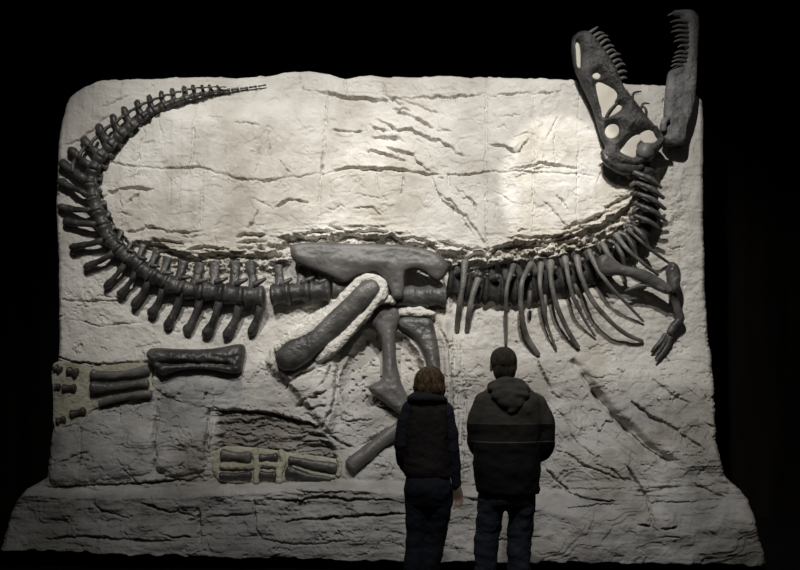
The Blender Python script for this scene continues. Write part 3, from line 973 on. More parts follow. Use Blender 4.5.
# shoulder and arm
inflate('shoulder_blade', [(598, 258), (606, 254), (612, 258), (620, 264), (632, 267), (645, 270), (657, 276), (667, 283), (673, 291), (667, 294.5), (655, 289.5), (642, 282.5), (630, 277.5), (618, 275.5), (607, 276), (598, 271)],
        lambda X, Y: 0.17 + 0 * X, 0.045, 6.5, MAT['bone_pale'], sk, cell=0.9, nz=0.1)
tube('coracoid_bone', [(626, 291, 0.10, 1.6), (640, 285.5, 0.14, 2.4), (654, 285, 0.18, 2.6), (664, 290, 0.2, 2.4)], MAT['rib'], sk, seg=9, step=1.5, seed=4)
inflate('upper_arm_bone', [(666, 270), (670, 262), (676, 264), (680, 272), (680, 282), (678, 290), (673, 294), (668, 290), (667, 280)], lambda X, Y: 0.16 + 0 * X, 0.06, 5.5, MAT['bone'], sk, cell=0.8, nz=0.1)
tube('forearm_bone', [(673, 294, 0.14, 3.6), (675, 302, 0.12, 3.6), (678, 311, 0.11, 4.0), (680, 319, 0.10, 4.3), (674, 326, 0.09, 4.2), (670, 332, 0.09, 3.6)], MAT['bone'], sk, flat=0.9, step=1.4, seed=5)
for i, pl in enumerate(([(669, 334), (665, 341), (661, 349), (655, 355)], [(665, 335), (660, 343), (655, 348), (651, 352)], [(670, 338), (667, 346), (662, 354), (656, 361)])):
    hd = tube('hand_claw', [(x, y, bd(x, y) + 0.06 - 0.01 * j, (2.8, 2.5, 2.2, 0.9)[j]) for j, (x, y) in enumerate(pl)], MAT['bone'], sk, step=1.2, nz=0.2, seed=i)

# skull
SKULL = [(572, 40), (574, 35.5), (579, 32.5), (587, 32), (594, 38), (605, 52), (615, 67), (621, 82), (625, 90), (634, 101), (644, 114), (653, 125), (662, 135), (664, 144), (657, 153), (650, 162), (638, 168),
         (626, 168.5), (614, 166), (605, 162), (602, 155), (604, 150), (605, 146), (600, 135), (596, 120), (591, 105), (582, 85), (575, 70), (571.5, 52)]
SLOT = [(575.3, 45), (577.5, 44), (579.3, 48), (580.2, 60), (579.5, 68), (577, 67.5), (576, 58)]
SMALL = [(592, 76), (596, 73.5), (600, 77), (597.5, 80), (593, 79)]
FEN = [(595.5, 85), (601, 84), (608, 87.5), (614, 92), (616.5, 98), (614, 103), (619, 105), (620.5, 109), (615, 114), (607, 118), (602, 117.5), (601, 111), (598, 100)]
ORB = [(604.5, 131.5), (607, 126), (612, 124.5), (617, 127.5), (618, 133), (614.5, 138), (609, 139), (605.5, 136)]
LTF = [(637, 135), (630, 138), (624, 145), (619.5, 151), (624, 155), (633, 158), (636.5, 153), (636, 147), (640, 141)]
QJF = [(638.5, 135.5), (643, 131.5), (649, 131), (655, 136), (656, 141), (650, 144), (643, 143)]


def skull_d(X, Y):
    return 0.20 + 0.0005 * (150 - Y)


def skull_relief(X, Y):
    r = 0.014 * fbm(X / 9, Y / 9, 4, 3) + 0.006 * fbm(X / 3.5, Y / 3.5, 14, 2)
    r += -0.03 * np.exp(-(((X - 590) / 9) ** 2 + ((Y - 58) / 12) ** 2))
    r += 0.022 * np.exp(-(seg_dist([(590, 36), (604, 56), (620, 86)], X, Y)[0] / 3.2) ** 2)
    r += 0.018 * np.exp(-(seg_dist([(603, 122), (620, 124), (634, 128)], X, Y)[0] / 4) ** 2)
    r += 0.012 * np.exp(-(seg_dist([(573, 45), (582, 80), (596, 118)], X, Y)[0] / 2.5) ** 2)
    return r


skl = inflate('skull', SKULL, skull_d, 0.095, 12, MAT['skull'], sk, holes=[SLOT, SMALL, FEN, ORB, LTF, QJF], cell=0.75, extra=skull_relief)
skl['label'] = 'skull with pale filled openings'
for h in (SLOT, SMALL, FEN, ORB, LTF, QJF):
    cx_ = sum(p[0] for p in h) / len(h)
    cy_ = sum(p[1] for p in h) / len(h)
    big = [(cx_ + (x - cx_) * 1.12 + np.sign(x - cx_) * 0.6, cy_ + (y - cy_) * 1.08 + np.sign(y - cy_) * 0.6) for x, y in h]
    inflate('opening_filler', big, lambda X, Y: skull_d(X, Y) - 0.0, 0.022, 2.0, MAT['pale_filler'], skl, cell=0.9)
tube('strut_bone', [(606, 117, 0.25, 1.5), (610, 110, 0.26, 1.3), (617, 103, 0.25, 1.2)], MAT['skull'], skl, step=1.2, seed=3)
tube('quadrate_bone', [(640, 149, 0.25, 6.5), (646, 150.5, 0.275, 8.2), (651, 152, 0.25, 6.5)], MAT['bone_pale'], skl, flat=0.5, step=1.2, cap=0.5, seed=5)
tube('cheek_bone', [(604, 153, 0.21, 4.2), (607, 160, 0.23, 4.8), (615, 166, 0.22, 5.2), (628, 169, 0.20, 6), (640, 166, 0.20, 5)], MAT['bone_tail'], skl, step=1.5, nz=0.2, seed=6)
TEETH = [((589, 33), (595, 29), (598, 26.5)), ((592.5, 37), (599, 33), (604, 33)), ((596, 41), (603, 36), (608, 36)), ((599.5, 45.5), (606, 40), (610, 41)), ((602.5, 49.5), (609.5, 45.5), (614, 46.5)),
         ((605.5, 54), (612, 50), (616, 52)), ((608.5, 58.5), (616, 54), (620.5, 54.5)), ((611.5, 63), (618, 59.5), (622, 61)), ((614.5, 68), (621, 64), (625.5, 65)), ((617, 73), (623, 71), (627, 72)), ((619.5, 78.5), (624, 77.5), (627, 78.5))]
for i, (a, b, c) in enumerate(TEETH):
    d = 0.255 + 0.02 * (i % 2)
    tube('tooth', [(a[0] - 1.2, a[1] + 0.8, d, 1.9), (b[0], b[1], d + 0.01, 1.5), (c[0], c[1], d + 0.01, 0.45)], MAT['tooth'], skl, seg=8, step=1.0, nz=0.04, seed=i)
for i, (a, b, c) in enumerate((((632, 100), (634, 93), (641, 91.5)), ((640, 112), (643, 104), (649, 103.5)), ((646, 116), (646, 110), (642, 105)))):
    tube('palate_hook', [(a[0], a[1], 0.24, 1.6), (b[0], b[1], 0.25, 1.3), (c[0], c[1], 0.25, 0.7)], MAT['skull'], skl, seg=8, step=1.0, seed=i)

# lower jaw
JAW = [(672, 14), (673.5, 11), (681, 10), (690, 10), (696, 13.5), (699, 20), (698.6, 36), (697.5, 52), (697, 72), (696, 90), (694, 105), (691, 116), (687, 128), (685, 141), (679, 145.5), (668, 144), (662, 138),
       (661, 128), (663, 120), (664, 102), (666, 84), (668, 73), (676, 66), (682, 60), (684.5, 50), (685, 36), (684.5, 24), (679, 16)]
jw = inflate('lower_jaw', JAW, lambda X, Y: 0.15 + 0.0 * X, 0.05, 9, MAT['jaw'], sk, cell=0.8,
             extra=lambda X, Y: 0.012 * fbm(X / 7, Y / 9, 6, 3) - 0.02 * np.exp(-(((X - 678) / 8) ** 2 + ((Y - 100) / 20) ** 2)))
jw['label'] = 'lower jaw pointing straight up'
for i, (x, y, l) in enumerate(((676, 14.5, 8), (685.5, 21, 15), (685.5, 26, 13), (686, 31, 15), (686, 36, 11), (686, 40.5, 12), (686, 46, 8), (685.5, 52, 11), (685, 56.5, 12), (684, 60.5, 12), (681, 65, 10))):
    d = 0.19
    tube('tooth', [(x + 1.5, y + 0.5, d, 1.7), (x - l * 0.5, y - 0.6, d + 0.02, 1.4), (x - l, y + 1.2, d + 0.02, 0.5)], MAT['tooth'], jw, seg=8, step=1.0, nz=0.04, seed=i)
tube('jaw_joint', [(663, 130, 0.20, 3.5), (664, 122, 0.22, 3.2), (668, 119, 0.22, 2.5)], MAT['jaw'], jw, step=1.2, seed=2)
tube('jaw_link', [(655, 128, 0.24, 3), (660, 138, 0.22, 3.2), (668, 143, 0.19, 3)], MAT['skull'], jw, step=1.2, seed=8)


# ------------------------------------------------------------------ detached bones
def bone(name, pts, label, cat, group=None, mat='bone_tail', flat=0.9, nz=0.12, seed=0, off=0.0):
    o = tube(name, [(x, y, bd(x, y) + off, r) for x, y, r in pts], MAT[mat], None, flat=flat, seg=14, step=1.3, nz=nz, cap=0.5, seed=seed)
    # origin to the middle of the bone
    c = Vector((0, 0, 0))
    for vv in o.data.vertices:
        c += vv.co
    c /= len(o.data.vertices)
    o.data.transform(Matrix.Translation(-c))
    o.location = c
    return tag(o, label, cat, group)


GU = 'foot bones in the upper left cream patch'
GL = 'foot bones in the lower cream patch'
sh_ = inflate('shin_bone', [(147, 353), (151, 348.5), (162, 348), (180, 349), (205, 349), (222, 347), (234, 344.5), (242, 344), (245.5, 348), (245, 355), (243.5, 362), (242, 371), (236, 374), (226, 373), (212, 370), (195, 369), (178, 371), (164, 376), (158, 371), (152, 363), (147.5, 358)],
              lambda X, Y: base_d(X, Y) + 0.06, 0.085, 9, MAT['bone_tail'], None, cell=1.0, nz=0.15,
              extra=lambda X, Y: -0.055 * np.exp(-((Y - (364 + 0.02 * (X - 190))) / 2.6) ** 2) * sst(150, 162, X) * (1 - sst(226, 236, X)) + 0.014 * fbm(X / 14, Y / 5, 6, 3))
c_ = Vector(W(196, 359, 0.15))
sh_.data.transform(Matrix.Translation(-c_))
sh_.location = c_
tag(sh_, 'thick dark shin bone lying below the tail above the grey blocks', 'bone')
bone('long_foot_bone', [(93, 374, 5.5), (100, 375.5, 4.6), (120, 375, 4.2), (138, 372.5, 4.6), (147, 369.5, 5.5)], 'topmost of three long foot bones left of the thick shin bone', 'bone', GU, 'bone_pale', seed=3, off=0.015)
bone('long_foot_bone', [(93, 388, 6.5), (100, 388, 5.6), (114, 387, 4.3), (132, 384.5, 4.0), (147, 383, 4.4)], 'middle one of three long foot bones with a wide left end', 'bone', GU, 'bone', seed=4, off=0.02)
bone('long_foot_bone', [(100, 403.5, 3.0), (112, 400, 3.3), (126, 396.5, 3.6), (142, 394.5, 3.8), (150, 394, 3.8)], 'lowest slanting long foot bone, thin at its left end, under the middle one', 'bone', GU, 'bone_pale', seed=5, off=0.028)


def toe(x0, x1, y, r, label, group, seed, tilt=0.0, mat='bone_tail'):
    n = x1 - x0
    bone('toe_bone', [(x0, y + tilt, r), (x0 + n * 0.25, y + tilt * 0.5, r * 0.78), (x0 + n * 0.5, y, r * 0.7), (x0 + n * 0.75, y - tilt * 0.5, r * 0.8), (x1, y - tilt, r)], label, 'bone', group, mat, seed=seed, off=0.005)


toe(69, 76, 372, 5.2, 'larger toe bone of the top row left of the topmost long foot bone', GU, 11, -1)
toe(56, 60, 369, 4.4, 'small toe bone of the top row at the panel edge', GU, 12, -1)
toe(64, 74.5, 388, 4.4, 'larger toe bone of the middle row in the cream patch', GU, 13)
toe(56, 59, 386.5, 3.4, 'small toe bone of the middle row at the panel edge', GU, 14)
toe(72, 84, 412.5, 4.2, 'slanting toe bone of the bottom row under the long foot bones', GU, 15, 1.5)
toe(58, 64, 420, 4.0, 'toe bone of the bottom row nearest the panel edge', GU, 16, 1)
toe(223, 249, 456, 6.0, 'pale-topped long toe bone at the upper left of the lower cream patch', GL, 21, -1, 'bone_pale')
toe(221, 250, 475.5, 4.2, 'dark wavy toe bone at the lower left of the lower cream patch', GL, 22, 0.5)
toe(261, 276, 457.5, 4.4, 'short upper toe bone between the two cream bars', GL, 23, 0.5)
toe(261, 275, 475, 4.4, 'short lower toe bone between the two cream bars', GL, 24, -0.5)
bone('long_foot_bone', [(290, 460, 4.4), (302, 462, 4), (318, 465, 4.6), (330, 467, 5.5), (335, 467.5, 5)], 'upper long foot bone at the right end of the lower cream patch', 'bone', GL, 'bone', seed=25, off=0.01)
bone('long_foot_bone', [(288, 471, 5.6), (298, 474, 5), (312, 477.5, 3.6), (330, 479.5, 2.6)], 'lower long foot bone narrowing to the right under a cream strip', 'bone', GL, 'bone_tail', seed=26, off=0.01)
bone('lower_leg_bone', [(351, 466, 7.5), (358, 460, 7.4), (374, 447.5, 7), (390, 435, 7.2), (406, 423, 7.6), (416, 415, 8)], 'straight diagonal lower leg bone running behind the woman', 'bone', None, 'bone_pale', seed=27, off=0.03)
# cream filler patches belong to the panel
inflate('filler_patch', [(53, 364), (75, 362), (95, 365), (148, 363), (152, 378), (152, 394), (140, 398), (110, 404), (92, 411), (84, 421), (66, 427), (54, 428), (53, 400)],
        lambda X, Y: base_d(X, Y) - 0.022, 0.014, 4, MAT['filler'], slab, cell=1.2, nz=0.2)
inflate('filler_patch', [(217, 449), (250, 447), (288, 452), (336, 459), (341, 470), (335, 482), (280, 482), (218, 481)],
        lambda X, Y: base_d(X, Y) - 0.022, 0.014, 4, MAT['filler'], slab, cell=1.2, nz=0.2)
for pl in ([(256, 450), (256.5, 466), (256, 482)], [(281, 452), (283, 462), (280, 470), (279, 482)], [(222, 466), (240, 467), (262, 465), (280, 466)], [(293, 467), (312, 473), (334, 477)], [(338, 459), (341, 466), (338, 475)]):
    tube('filler_bar', [(x, y, bd(x, y) + 0.0, 3.4 if len(pl) != 3 or pl[0][0] < 285 else 2.0) for x, y in pl], MAT['filler'], slab, flat=0.7, step=1.5, nz=0.25, seed=int(pl[0][0]))
tube('plaster_ridge', [(398, 312, 0.03, 4), (408, 313, 0.05, 5), (420, 312, 0.06, 5.5), (432, 315, 0.05, 5)], MAT['plaster'], slab, step=1.5, nz=0.35, seed=3)
tube('plaster_ridge', [(376, 300, 0.10, 4), (386, 299, 0.12, 5), (393, 302, 0.10, 4)], MAT['plaster'], slab, step=1.5, nz=0.35, seed=5)


# ------------------------------------------------------------------ room
def box(name, lo, hi, mat, parent=None):
    x0, y0, z0 = lo
    x1, y1, z1 = hi
    v = [(x0, y0, z0), (x1, y0, z0), (x1, y1, z0), (x0, y1, z0), (x0, y0, z1), (x1, y0, z1), (x1, y1, z1), (x0, y1, z1)]
    f = [(0, 3, 2, 1), (4, 5, 6, 7), (0, 1, 5, 4), (1, 2, 6, 5), (2, 3, 7, 6), (3, 0, 4, 7)]
    return link_mesh(name, v, f, mat, parent, smooth=False)


tag(box('floor', (-12, -10, -0.1), (12, 2.2, 0.0), MAT['floor']), None, kind='structure')
tag(box('wall_back', (-12, 2.0, 0.0), (12, 2.2, 8.5), MAT['wall']), None, kind='structure')
pl_ = box('plinth', (-3.15, -0.26, 0.0), (3.0, 0.28, 0.24), MAT['plinth'], slab)


# ------------------------------------------------------------------ people
def ering(c, ux, uy, rx, ry, n=20, e=2.0):
    out = []
    for i in range(n):
        a = 2 * PI * i / n
        ca, sa = math.cos(a), math.sin(a)
        x = math.copysign(abs(ca) ** (2 / e), ca) * rx
        y = math.copysign(abs(sa) ** (2 / e), sa) * ry
        out.append(Vector(c) + ux * x + uy * y)
    return out


def loft(rings):
    V = []
    Fs = []
    n = len(rings[0])
    for r in rings:
        V += [tuple(p) for p in r]
    for i in range(len(rings) - 1):
        for j in range(n):
            a, b = i * n + j, i * n + (j + 1) % n
            Fs.append((a, b, b + n, a + n))
    Fs.append(tuple(range(n - 1, -1, -1)))
    Fs.append(tuple(range((len(rings) - 1) * n, len(rings) * n)))
    return V, Fs


XV, YV, ZV = Vector((1, 0, 0)), Vector((0, 1, 0)), Vector((0, 0, 1))


def hrings(secs, e=2.3, n=28):
    """horizontal sections (z, cx, cy, rx, ry)"""
    P = resample_n(secs, 5)
    R = []
    first, last = P[0], P[-1]
    R.append(ering((first[1], first[2], first[0] - 0.0), XV, YV, first[3] * 0.9, first[4] * 0.9, n, e))
    for z, cx, cy, rx, ry in P:
        R.append(ering((cx, cy, z), XV, YV, rx, ry, n, e))
    return loft(R)


def resample_n(pts, k):
    return smooth_poly(pts, k, closed=False)


def limb(pts, n=16):
    """(x, y, z, r) chain with round ends"""
    P = resample_n(pts, 6)
    C = [Vector(p[:3]) for p in P]
    R = []
    up = Vector((0.1, 0.9, 0.2)).normalized()
    for i, p in enumerate(P):
        t = (C[min(i + 1, len(C) - 1)] - C[max(i - 1, 0)]).normalized()
        a = t.cross(up)
        if a.length < 0.1:
            a = t.cross(XV)
        a.normalize()
        b = t.cross(a)
        if i == 0:
            for g in (75, 45, 20):
                R.append(ering(C[0] - t * p[3] * math.sin(math.radians(g)), a, b, p[3] * math.cos(math.radians(g)), p[3] * math.cos(math.radians(g)), n))
        R.append(ering(C[i], a, b, p[3], p[3], n))
        if i == len(P) - 1:
            for g in (20, 45, 75):
                R.append(ering(C[i] + t * p[3] * math.sin(math.radians(g)), a, b, p[3] * math.cos(math.radians(g)), p[3] * math.cos(math.radians(g)), n))
    return loft(R)


def ball(c, rx, ry, rz, n=20, m=14):
    R = []
    for i in range(1, m):
        a = PI * i / m
        R.append(ering((c[0], c[1], c[2] - rz * math.cos(a)), XV, YV, rx * math.sin(a), ry * math.sin(a), n))
    return loft(R)


def fuse(name, parts, voxel, mat, parent, loc, yaw_parts=None, smooth=6, disp=None):
    """one continuous skin over the given solids"""
    V, Fs = [], []
    for v_, f_ in parts:
        o = len(V)
        V += v_
        Fs += [tuple(i + o for i in q) for q in f_]
    me = bpy.data.meshes.new(name)
    me.from_pydata(V, [], Fs)
    tmp = bpy.data.objects.new(name, me)
    COL.objects.link(tmp)
    rm = tmp.modifiers.new('r', 'REMESH')
    rm.mode = 'VOXEL'
    rm.voxel_size = voxel
    sm = tmp.modifiers.new('s', 'SMOOTH')
    sm.factor = 0.5
    sm.iterations = smooth
    dg = bpy.context.evaluated_depsgraph_get()
    dg.update()
    nm = bpy.data.meshes.new_from_object(tmp.evaluated_get(dg))
    bpy.data.objects.remove(tmp)
    nm.name = name
    co = np.zeros(len(nm.vertices) * 3, np.float32)
    nm.vertices.foreach_get('co', co)
    co = co.reshape(-1, 3)
    if disp is not None:
        no = np.zeros(len(nm.vertices) * 3, np.float32)
        nm.vertices.foreach_get('normal', no)
        no = no.reshape(-1, 3)
        co = co + no * disp(co)[:, None].astype(np.float32)
    co = co + np.array(loc, np.float32)
    nm.vertices.foreach_set('co', co.astype(np.float32).ravel())
    nm.materials.clear()
    nm.materials.append(mat)
    nm.polygons.foreach_set('use_smooth', [True] * len(nm.polygons))
    nm.update()
    o = bpy.data.objects.new(name, nm)
    COL.objects.link(o)
    if parent is not None:
        o.parent = parent
        o.matrix_parent_inverse = Matrix.Translation(parent.location).inverted()
    return o


def rotz(part, c, ang):
    ca, sa = math.cos(ang), math.sin(ang)
    v_, f_ = part
    return [(c[0] + (x - c[0]) * ca - (y - c[1]) * sa, c[1] + (x - c[0]) * sa + (y - c[1]) * ca, z) for x, y, z in v_], f_


def head_parts(c, s=1.0, yaw=0.0):
    """head facing +y, centre c"""
    x, y, z = c
    P = [ball((x, y - 0.008 * s, z + 0.025 * s), 0.076 * s, 0.094 * s, 0.093 * s), ball((x, y + 0.028 * s, z - 0.045 * s), 0.056 * s, 0.062 * s, 0.068 * s),
         ball((x, y + 0.072 * s, z + 0.028 * s), 0.05 * s, 0.02 * s, 0.014 * s),
         limb([(x, y + 0.086 * s, z + 0.018 * s, 0.008 * s), (x, y + 0.102 * s, z - 0.018 * s, 0.013 * s)], 10),
         ball((x, y + 0.085 * s, z - 0.052 * s), 0.023 * s, 0.009 * s, 0.005 * s), ball((x, y + 0.084 * s, z - 0.064 * s), 0.020 * s, 0.010 * s, 0.006 * s),
         ball((x, y + 0.076 * s, z - 0.098 * s), 0.02 * s, 0.016 * s, 0.014 * s)]
    for sx in (-1, 1):
        P.append(ball((x + sx * 0.030 * s, y + 0.073 * s, z + 0.008 * s), 0.012 * s, 0.011 * s, 0.009 * s))
        P.append(ball((x + sx * 0.079 * s, y - 0.002, z - 0.008 * s), 0.011 * s, 0.020 * s, 0.032 * s))
    return [rotz(p, c, yaw) for p in P]


def hand_parts(wr, dr, palm_n, s=1.0, side=1, curl=0.35):
    """wrist point, direction of the fingers, palm normal; side: +1 thumb along dr x palm_n"""
    wr = Vector(wr)
    dr = Vector(dr).normalized()
    pn = Vector(palm_n)
    pn = (pn - dr * pn.dot(dr)).normalized()
    sd = dr.cross(pn) * side
    P = []
    R = []
    for t, w_, th in ((-0.01, 0.024, 0.020), (0.02, 0.032, 0.018), (0.055, 0.040, 0.016), (0.088, 0.041, 0.013), (0.098, 0.037, 0.010)):
        R.append(ering(wr + dr * t * s, sd, pn, w_ * s, th * s, 16, 2.6))
    P.append(loft(R))
    for i, ln in enumerate((0.072, 0.082, 0.076, 0.060)):
        off = (0.031 - i * 0.0207) * s
        p = wr + dr * 0.085 * s + sd * off
        q = [tuple(p) + (0.0088 * s,)]
        ang = 0.0
        d_ = dr + sd * (0.16 - 0.107 * i)
        for sg in (0.42, 0.33, 0.25):
            ang += curl * (1.0 + 0.12 * i)
            p = p + (d_ * math.cos(ang) + pn * math.sin(ang)) * ln * s * sg * 1.15
            q.append(tuple(p) + ((0.0080 if sg > 0.3 else 0.0066) * s,))
        P.append(limb(q, 10))
    p0 = wr + dr * 0.022 * s + sd * 0.022 * s
    p1 = wr + dr * 0.052 * s + sd * 0.050 * s + pn * 0.012 * s
    p2 = wr + dr * 0.085 * s + sd * 0.058 * s + pn * 0.026 * s
    p3 = wr + dr * 0.105 * s + sd * 0.052 * s + pn * 0.034 * s
    P.append(limb([tuple(p0) + (0.015 * s,), tuple(p1) + (0.0125 * s,), tuple(p2) + (0.0105 * s,), tuple(p3) + (0.0085 * s,)], 10))
    return P


def shoe_parts(c, yaw=0.0, s=1.0):
    x, y = c
    R = []
    for t, w_, h, zc in ((-0.085, 0.028, 0.035, 0.04), (-0.06, 0.036, 0.045, 0.048), (0.0, 0.038, 0.046, 0.05), (0.06, 0.042, 0.036, 0.04), (0.12, 0.046, 0.028, 0.032), (0.165, 0.036, 0.022, 0.026), (0.185, 0.018, 0.014, 0.02)):
        R.append(ering((x, y + t * s, zc * s), XV, ZV, w_ * s, h * s, 18, 2.8))
    return [rotz(loft(R), (x, y), yaw), limb([(x, y - 0.03, 0.06 * s, 0.042 * s), (x, y - 0.03, 0.12 * s, 0.042 * s)])]


MAT['skin'] = noise_mat('skin', (0.22, 0.145, 0.11), (0.28, 0.19, 0.145), 8, 0.5, 0.05)
MAT['hair_brown'] = noise_mat('brown_hair', (0.014, 0.011, 0.008), (0.05, 0.038, 0.026), 14, 0.6, 0.9, 40, 0.015, stretch=(6, 6, 1))
MAT['hair_red'] = noise_mat('auburn_hair', (0.028, 0.017, 0.008), (0.15, 0.09, 0.042), 9, 0.45, 1.0, 30, 0.02, stretch=(5, 5, 1))
MAT['vest'] = noise_mat('dark_vest_cloth', (0.007, 0.0055, 0.0055), (0.016, 0.0115, 0.011), 9, 0.85, 0.5, 18, 0.03)
MAT['sleeve'] = noise_mat('navy_knit', (0.007, 0.0075, 0.013), (0.012, 0.013, 0.023), 9, 0.9, 0.4, 25, 0.02)
MAT['collar'] = noise_mat('charcoal_fleece', (0.009, 0.0095, 0.011), (0.018, 0.019, 0.022), 14, 0.9, 0.4, 60, 0.01)
MAT['jeans'] = noise_mat('blue_denim', (0.013, 0.018, 0.028), (0.032, 0.042, 0.060), 7, 0.9, 0.6, 18, 0.03)
MAT['dark_jeans'] = noise_mat('dark_denim', (0.006, 0.008, 0.013), (0.014, 0.018, 0.028), 7, 0.9, 0.6, 18, 0.03)
MAT['shoe'] = noise_mat('black_leather', (0.008, 0.008, 0.008), (0.015, 0.014, 0.013), 10, 0.5, 0.1)
MAT['olive'] = noise_mat('olive_hood_cloth', (0.036, 0.033, 0.027), (0.062, 0.057, 0.047), 8, 0.9, 0.5, 18, 0.03)
MAT['piping'] = noise_mat('grey_piping', (0.14, 0.135, 0.12), (0.2, 0.19, 0.17), 12, 0.6, 0.0)


def jacket_mat():
    m, nt, b = new_mat('two_tone_jacket')
    N, L = nt.nodes, nt.links
    g = N.new('ShaderNodeNewGeometry')
    sp = N.new('ShaderNodeSeparateXYZ')
    tc = N.new('ShaderNodeTexCoord')
    L.new(tc.outputs['Object'], sp.inputs[0])
    r = N.new('ShaderNodeMapRange')
    r.inputs[1].default_value = 0.9
    r.inputs[2].default_value = 1.5
    L.new(sp.outputs['Z'], r.inputs[0])
    ra = N.new('ShaderNodeValToRGB')
    ra.color_ramp.interpolation = 'CONSTANT'
    e = ra.color_ramp.elements
    f = lambda z: (z - 0.9) / 0.6
    black = (0.009, 0.009, 0.009, 1)
    e[0].position, e[0].color = 0.0, black
    e[1].position, e[1].color = f(1.118), (0.10, 0.095, 0.085, 1)
    for z, c in ((1.127, (0.014, 0.013, 0.012, 1)), (1.238, (0.075, 0.071, 0.063, 1)), (1.246, (0.048, 0.044, 0.036, 1))):
        q_ = e.new(f(z))
        q_.color = c
    L.new(r.outputs[0], ra.inputs['Fac'])
    n = N.new('ShaderNodeTexNoise')
    n.inputs['Scale'].default_value = 12
    n.inputs['Detail'].default_value = 6
    L.new(tc.outputs['Object'], n.inputs['Vector'])
    mr = N.new('ShaderNodeMapRange')
    mr.inputs[3].default_value = 0.6
    mr.inputs[4].default_value = 1.3
    L.new(n.outputs['Fac'], mr.inputs[0])
    mx = N.new('ShaderNodeMix')
    mx.data_type = 'RGBA'
    mx.blend_type = 'MULTIPLY'
    mx.inputs[0].default_value = 1.0
    L.new(ra.outputs['Color'], mx.inputs[6])
    L.new(mr.outputs[0], mx.inputs[7])
    L.new(mx.outputs[2], b.inputs['Base Color'])
    b.inputs['Roughness'].default_value = 0.85
    b.inputs['Specular IOR Level'].default_value = 0.2
    bp = N.new('ShaderNodeBump')
    bp.inputs['Strength'].default_value = 0.4
    bp.inputs['Distance'].default_value = 0.02
    L.new(n.outputs['Fac'], bp.inputs['Height'])
    L.new(bp.outputs['Normal'], b.inputs['Normal'])
    return m


MAT['jacket'] = jacket_mat()


def wrinkle(a, sc, seed):
    return lambda co: a * fbm(co[:, 0] * sc + co[:, 1] * sc * 0.7, co[:, 2] * sc * 1.4, seed, 3)


PD = 1.6
YP = -PD

# ---- the man
ml = Vector(((512 - CX) * M2(PD), YP, 0))
man = empty('person', ml)
tag(man, 'person in dark jacket with olive hood and shoulders, hands in front, seen from behind', 'person')
hc = (-0.058, 0.0, 1.625)
arms = {'L': [(-0.180, 0.0, 1.375), (-0.222, 0.015, 1.25), (-0.222, 0.05, 1.10), (-0.15, 0.17, 1.00), (-0.07, 0.20, 0.985)],
        'R': [(0.158, 0.0, 1.352), (0.212, 0.0, 1.24), (0.216, 0.03, 1.085), (0.15, 0.15, 0.99), (0.10, 0.19, 0.96)]}
body = head_parts(hc, 1.03, 0.05) + [limb([(-0.05, -0.01, 1.56, 0.058), (-0.035, -0.01, 1.44, 0.065)]),
        hrings([(0.80, -0.03, 0, 0.15, 0.10), (0.95, -0.03, 0, 0.165, 0.11), (1.1, -0.02, 0, 0.16, 0.10), (1.3, -0.015, 0, 0.175, 0.105), (1.42, -0.012, 0, 0.13, 0.08), (1.48, -0.03, 0, 0.06, 0.055)])]
for s_, sd in (('L', -1), ('R', 1)):
    a = arms[s_]
    body.append(limb([p + (r,) for p, r in zip(a, (0.048, 0.044, 0.038, 0.032, 0.026))]))
    d_ = Vector(a[4]) - Vector(a[3])
    body += hand_parts(a[4], d_, (0, -1, -0.3), 1.0, sd, 0.25)
mlegs = {'L': [(-0.115, 0, 0.84), (-0.150, 0.0, 0.62), (-0.168, 0.01, 0.46), (-0.178, -0.01, 0.28), (-0.182, -0.01, 0.09)],
         'R': [(0.055, 0, 0.84), (0.060, 0.0, 0.62), (0.052, 0.01, 0.46), (0.042, -0.01, 0.28), (0.036, -0.01, 0.09)]}
for a in mlegs.values():
    body.append(limb([p + (r,) for p, r in zip(a, (0.085, 0.07, 0.055, 0.05, 0.036))]))
for x, yw in ((-0.185, 0.15), (0.036, -0.15)):
    body.append(limb([(x, -0.01, 0.07, 0.034), (x + math.sin(-yw) * 0.1, 0.09, 0.035, 0.026), (x + math.sin(-yw) * 0.15, 0.13, 0.03, 0.02)]))
fuse('body', body, 0.0052, MAT['skin'], man, ml, smooth=3)
jk_parts = [hrings([(0.775, -0.030, 0, 0.205, 0.150), (0.80, -0.030, 0, 0.213, 0.158), (0.86, -0.030, 0, 0.214, 0.158), (0.99, -0.036, 0, 0.224, 0.160), (1.13, -0.030, 0, 0.222, 0.155), (1.26, -0.024, 0, 0.222, 0.148),
                    (1.36, -0.020, -0.005, 0.218, 0.136), (1.42, -0.026, -0.01, 0.192, 0.118), (1.465, -0.03, -0.012, 0.150, 0.10), (1.505, -0.045, -0.01, 0.092, 0.078), (1.53, -0.045, -0.01, 0.074, 0.07)], 2.5)]
for s_ in 'LR':
    jk_parts.append(limb([p + (r,) for p, r in zip(arms[s_], (0.082, 0.076, 0.068, 0.060, 0.05))]))
fuse('jacket', jk_parts, 0.009, MAT['jacket'], man, ml, smooth=8, disp=wrinkle(0.012, 9, 3))
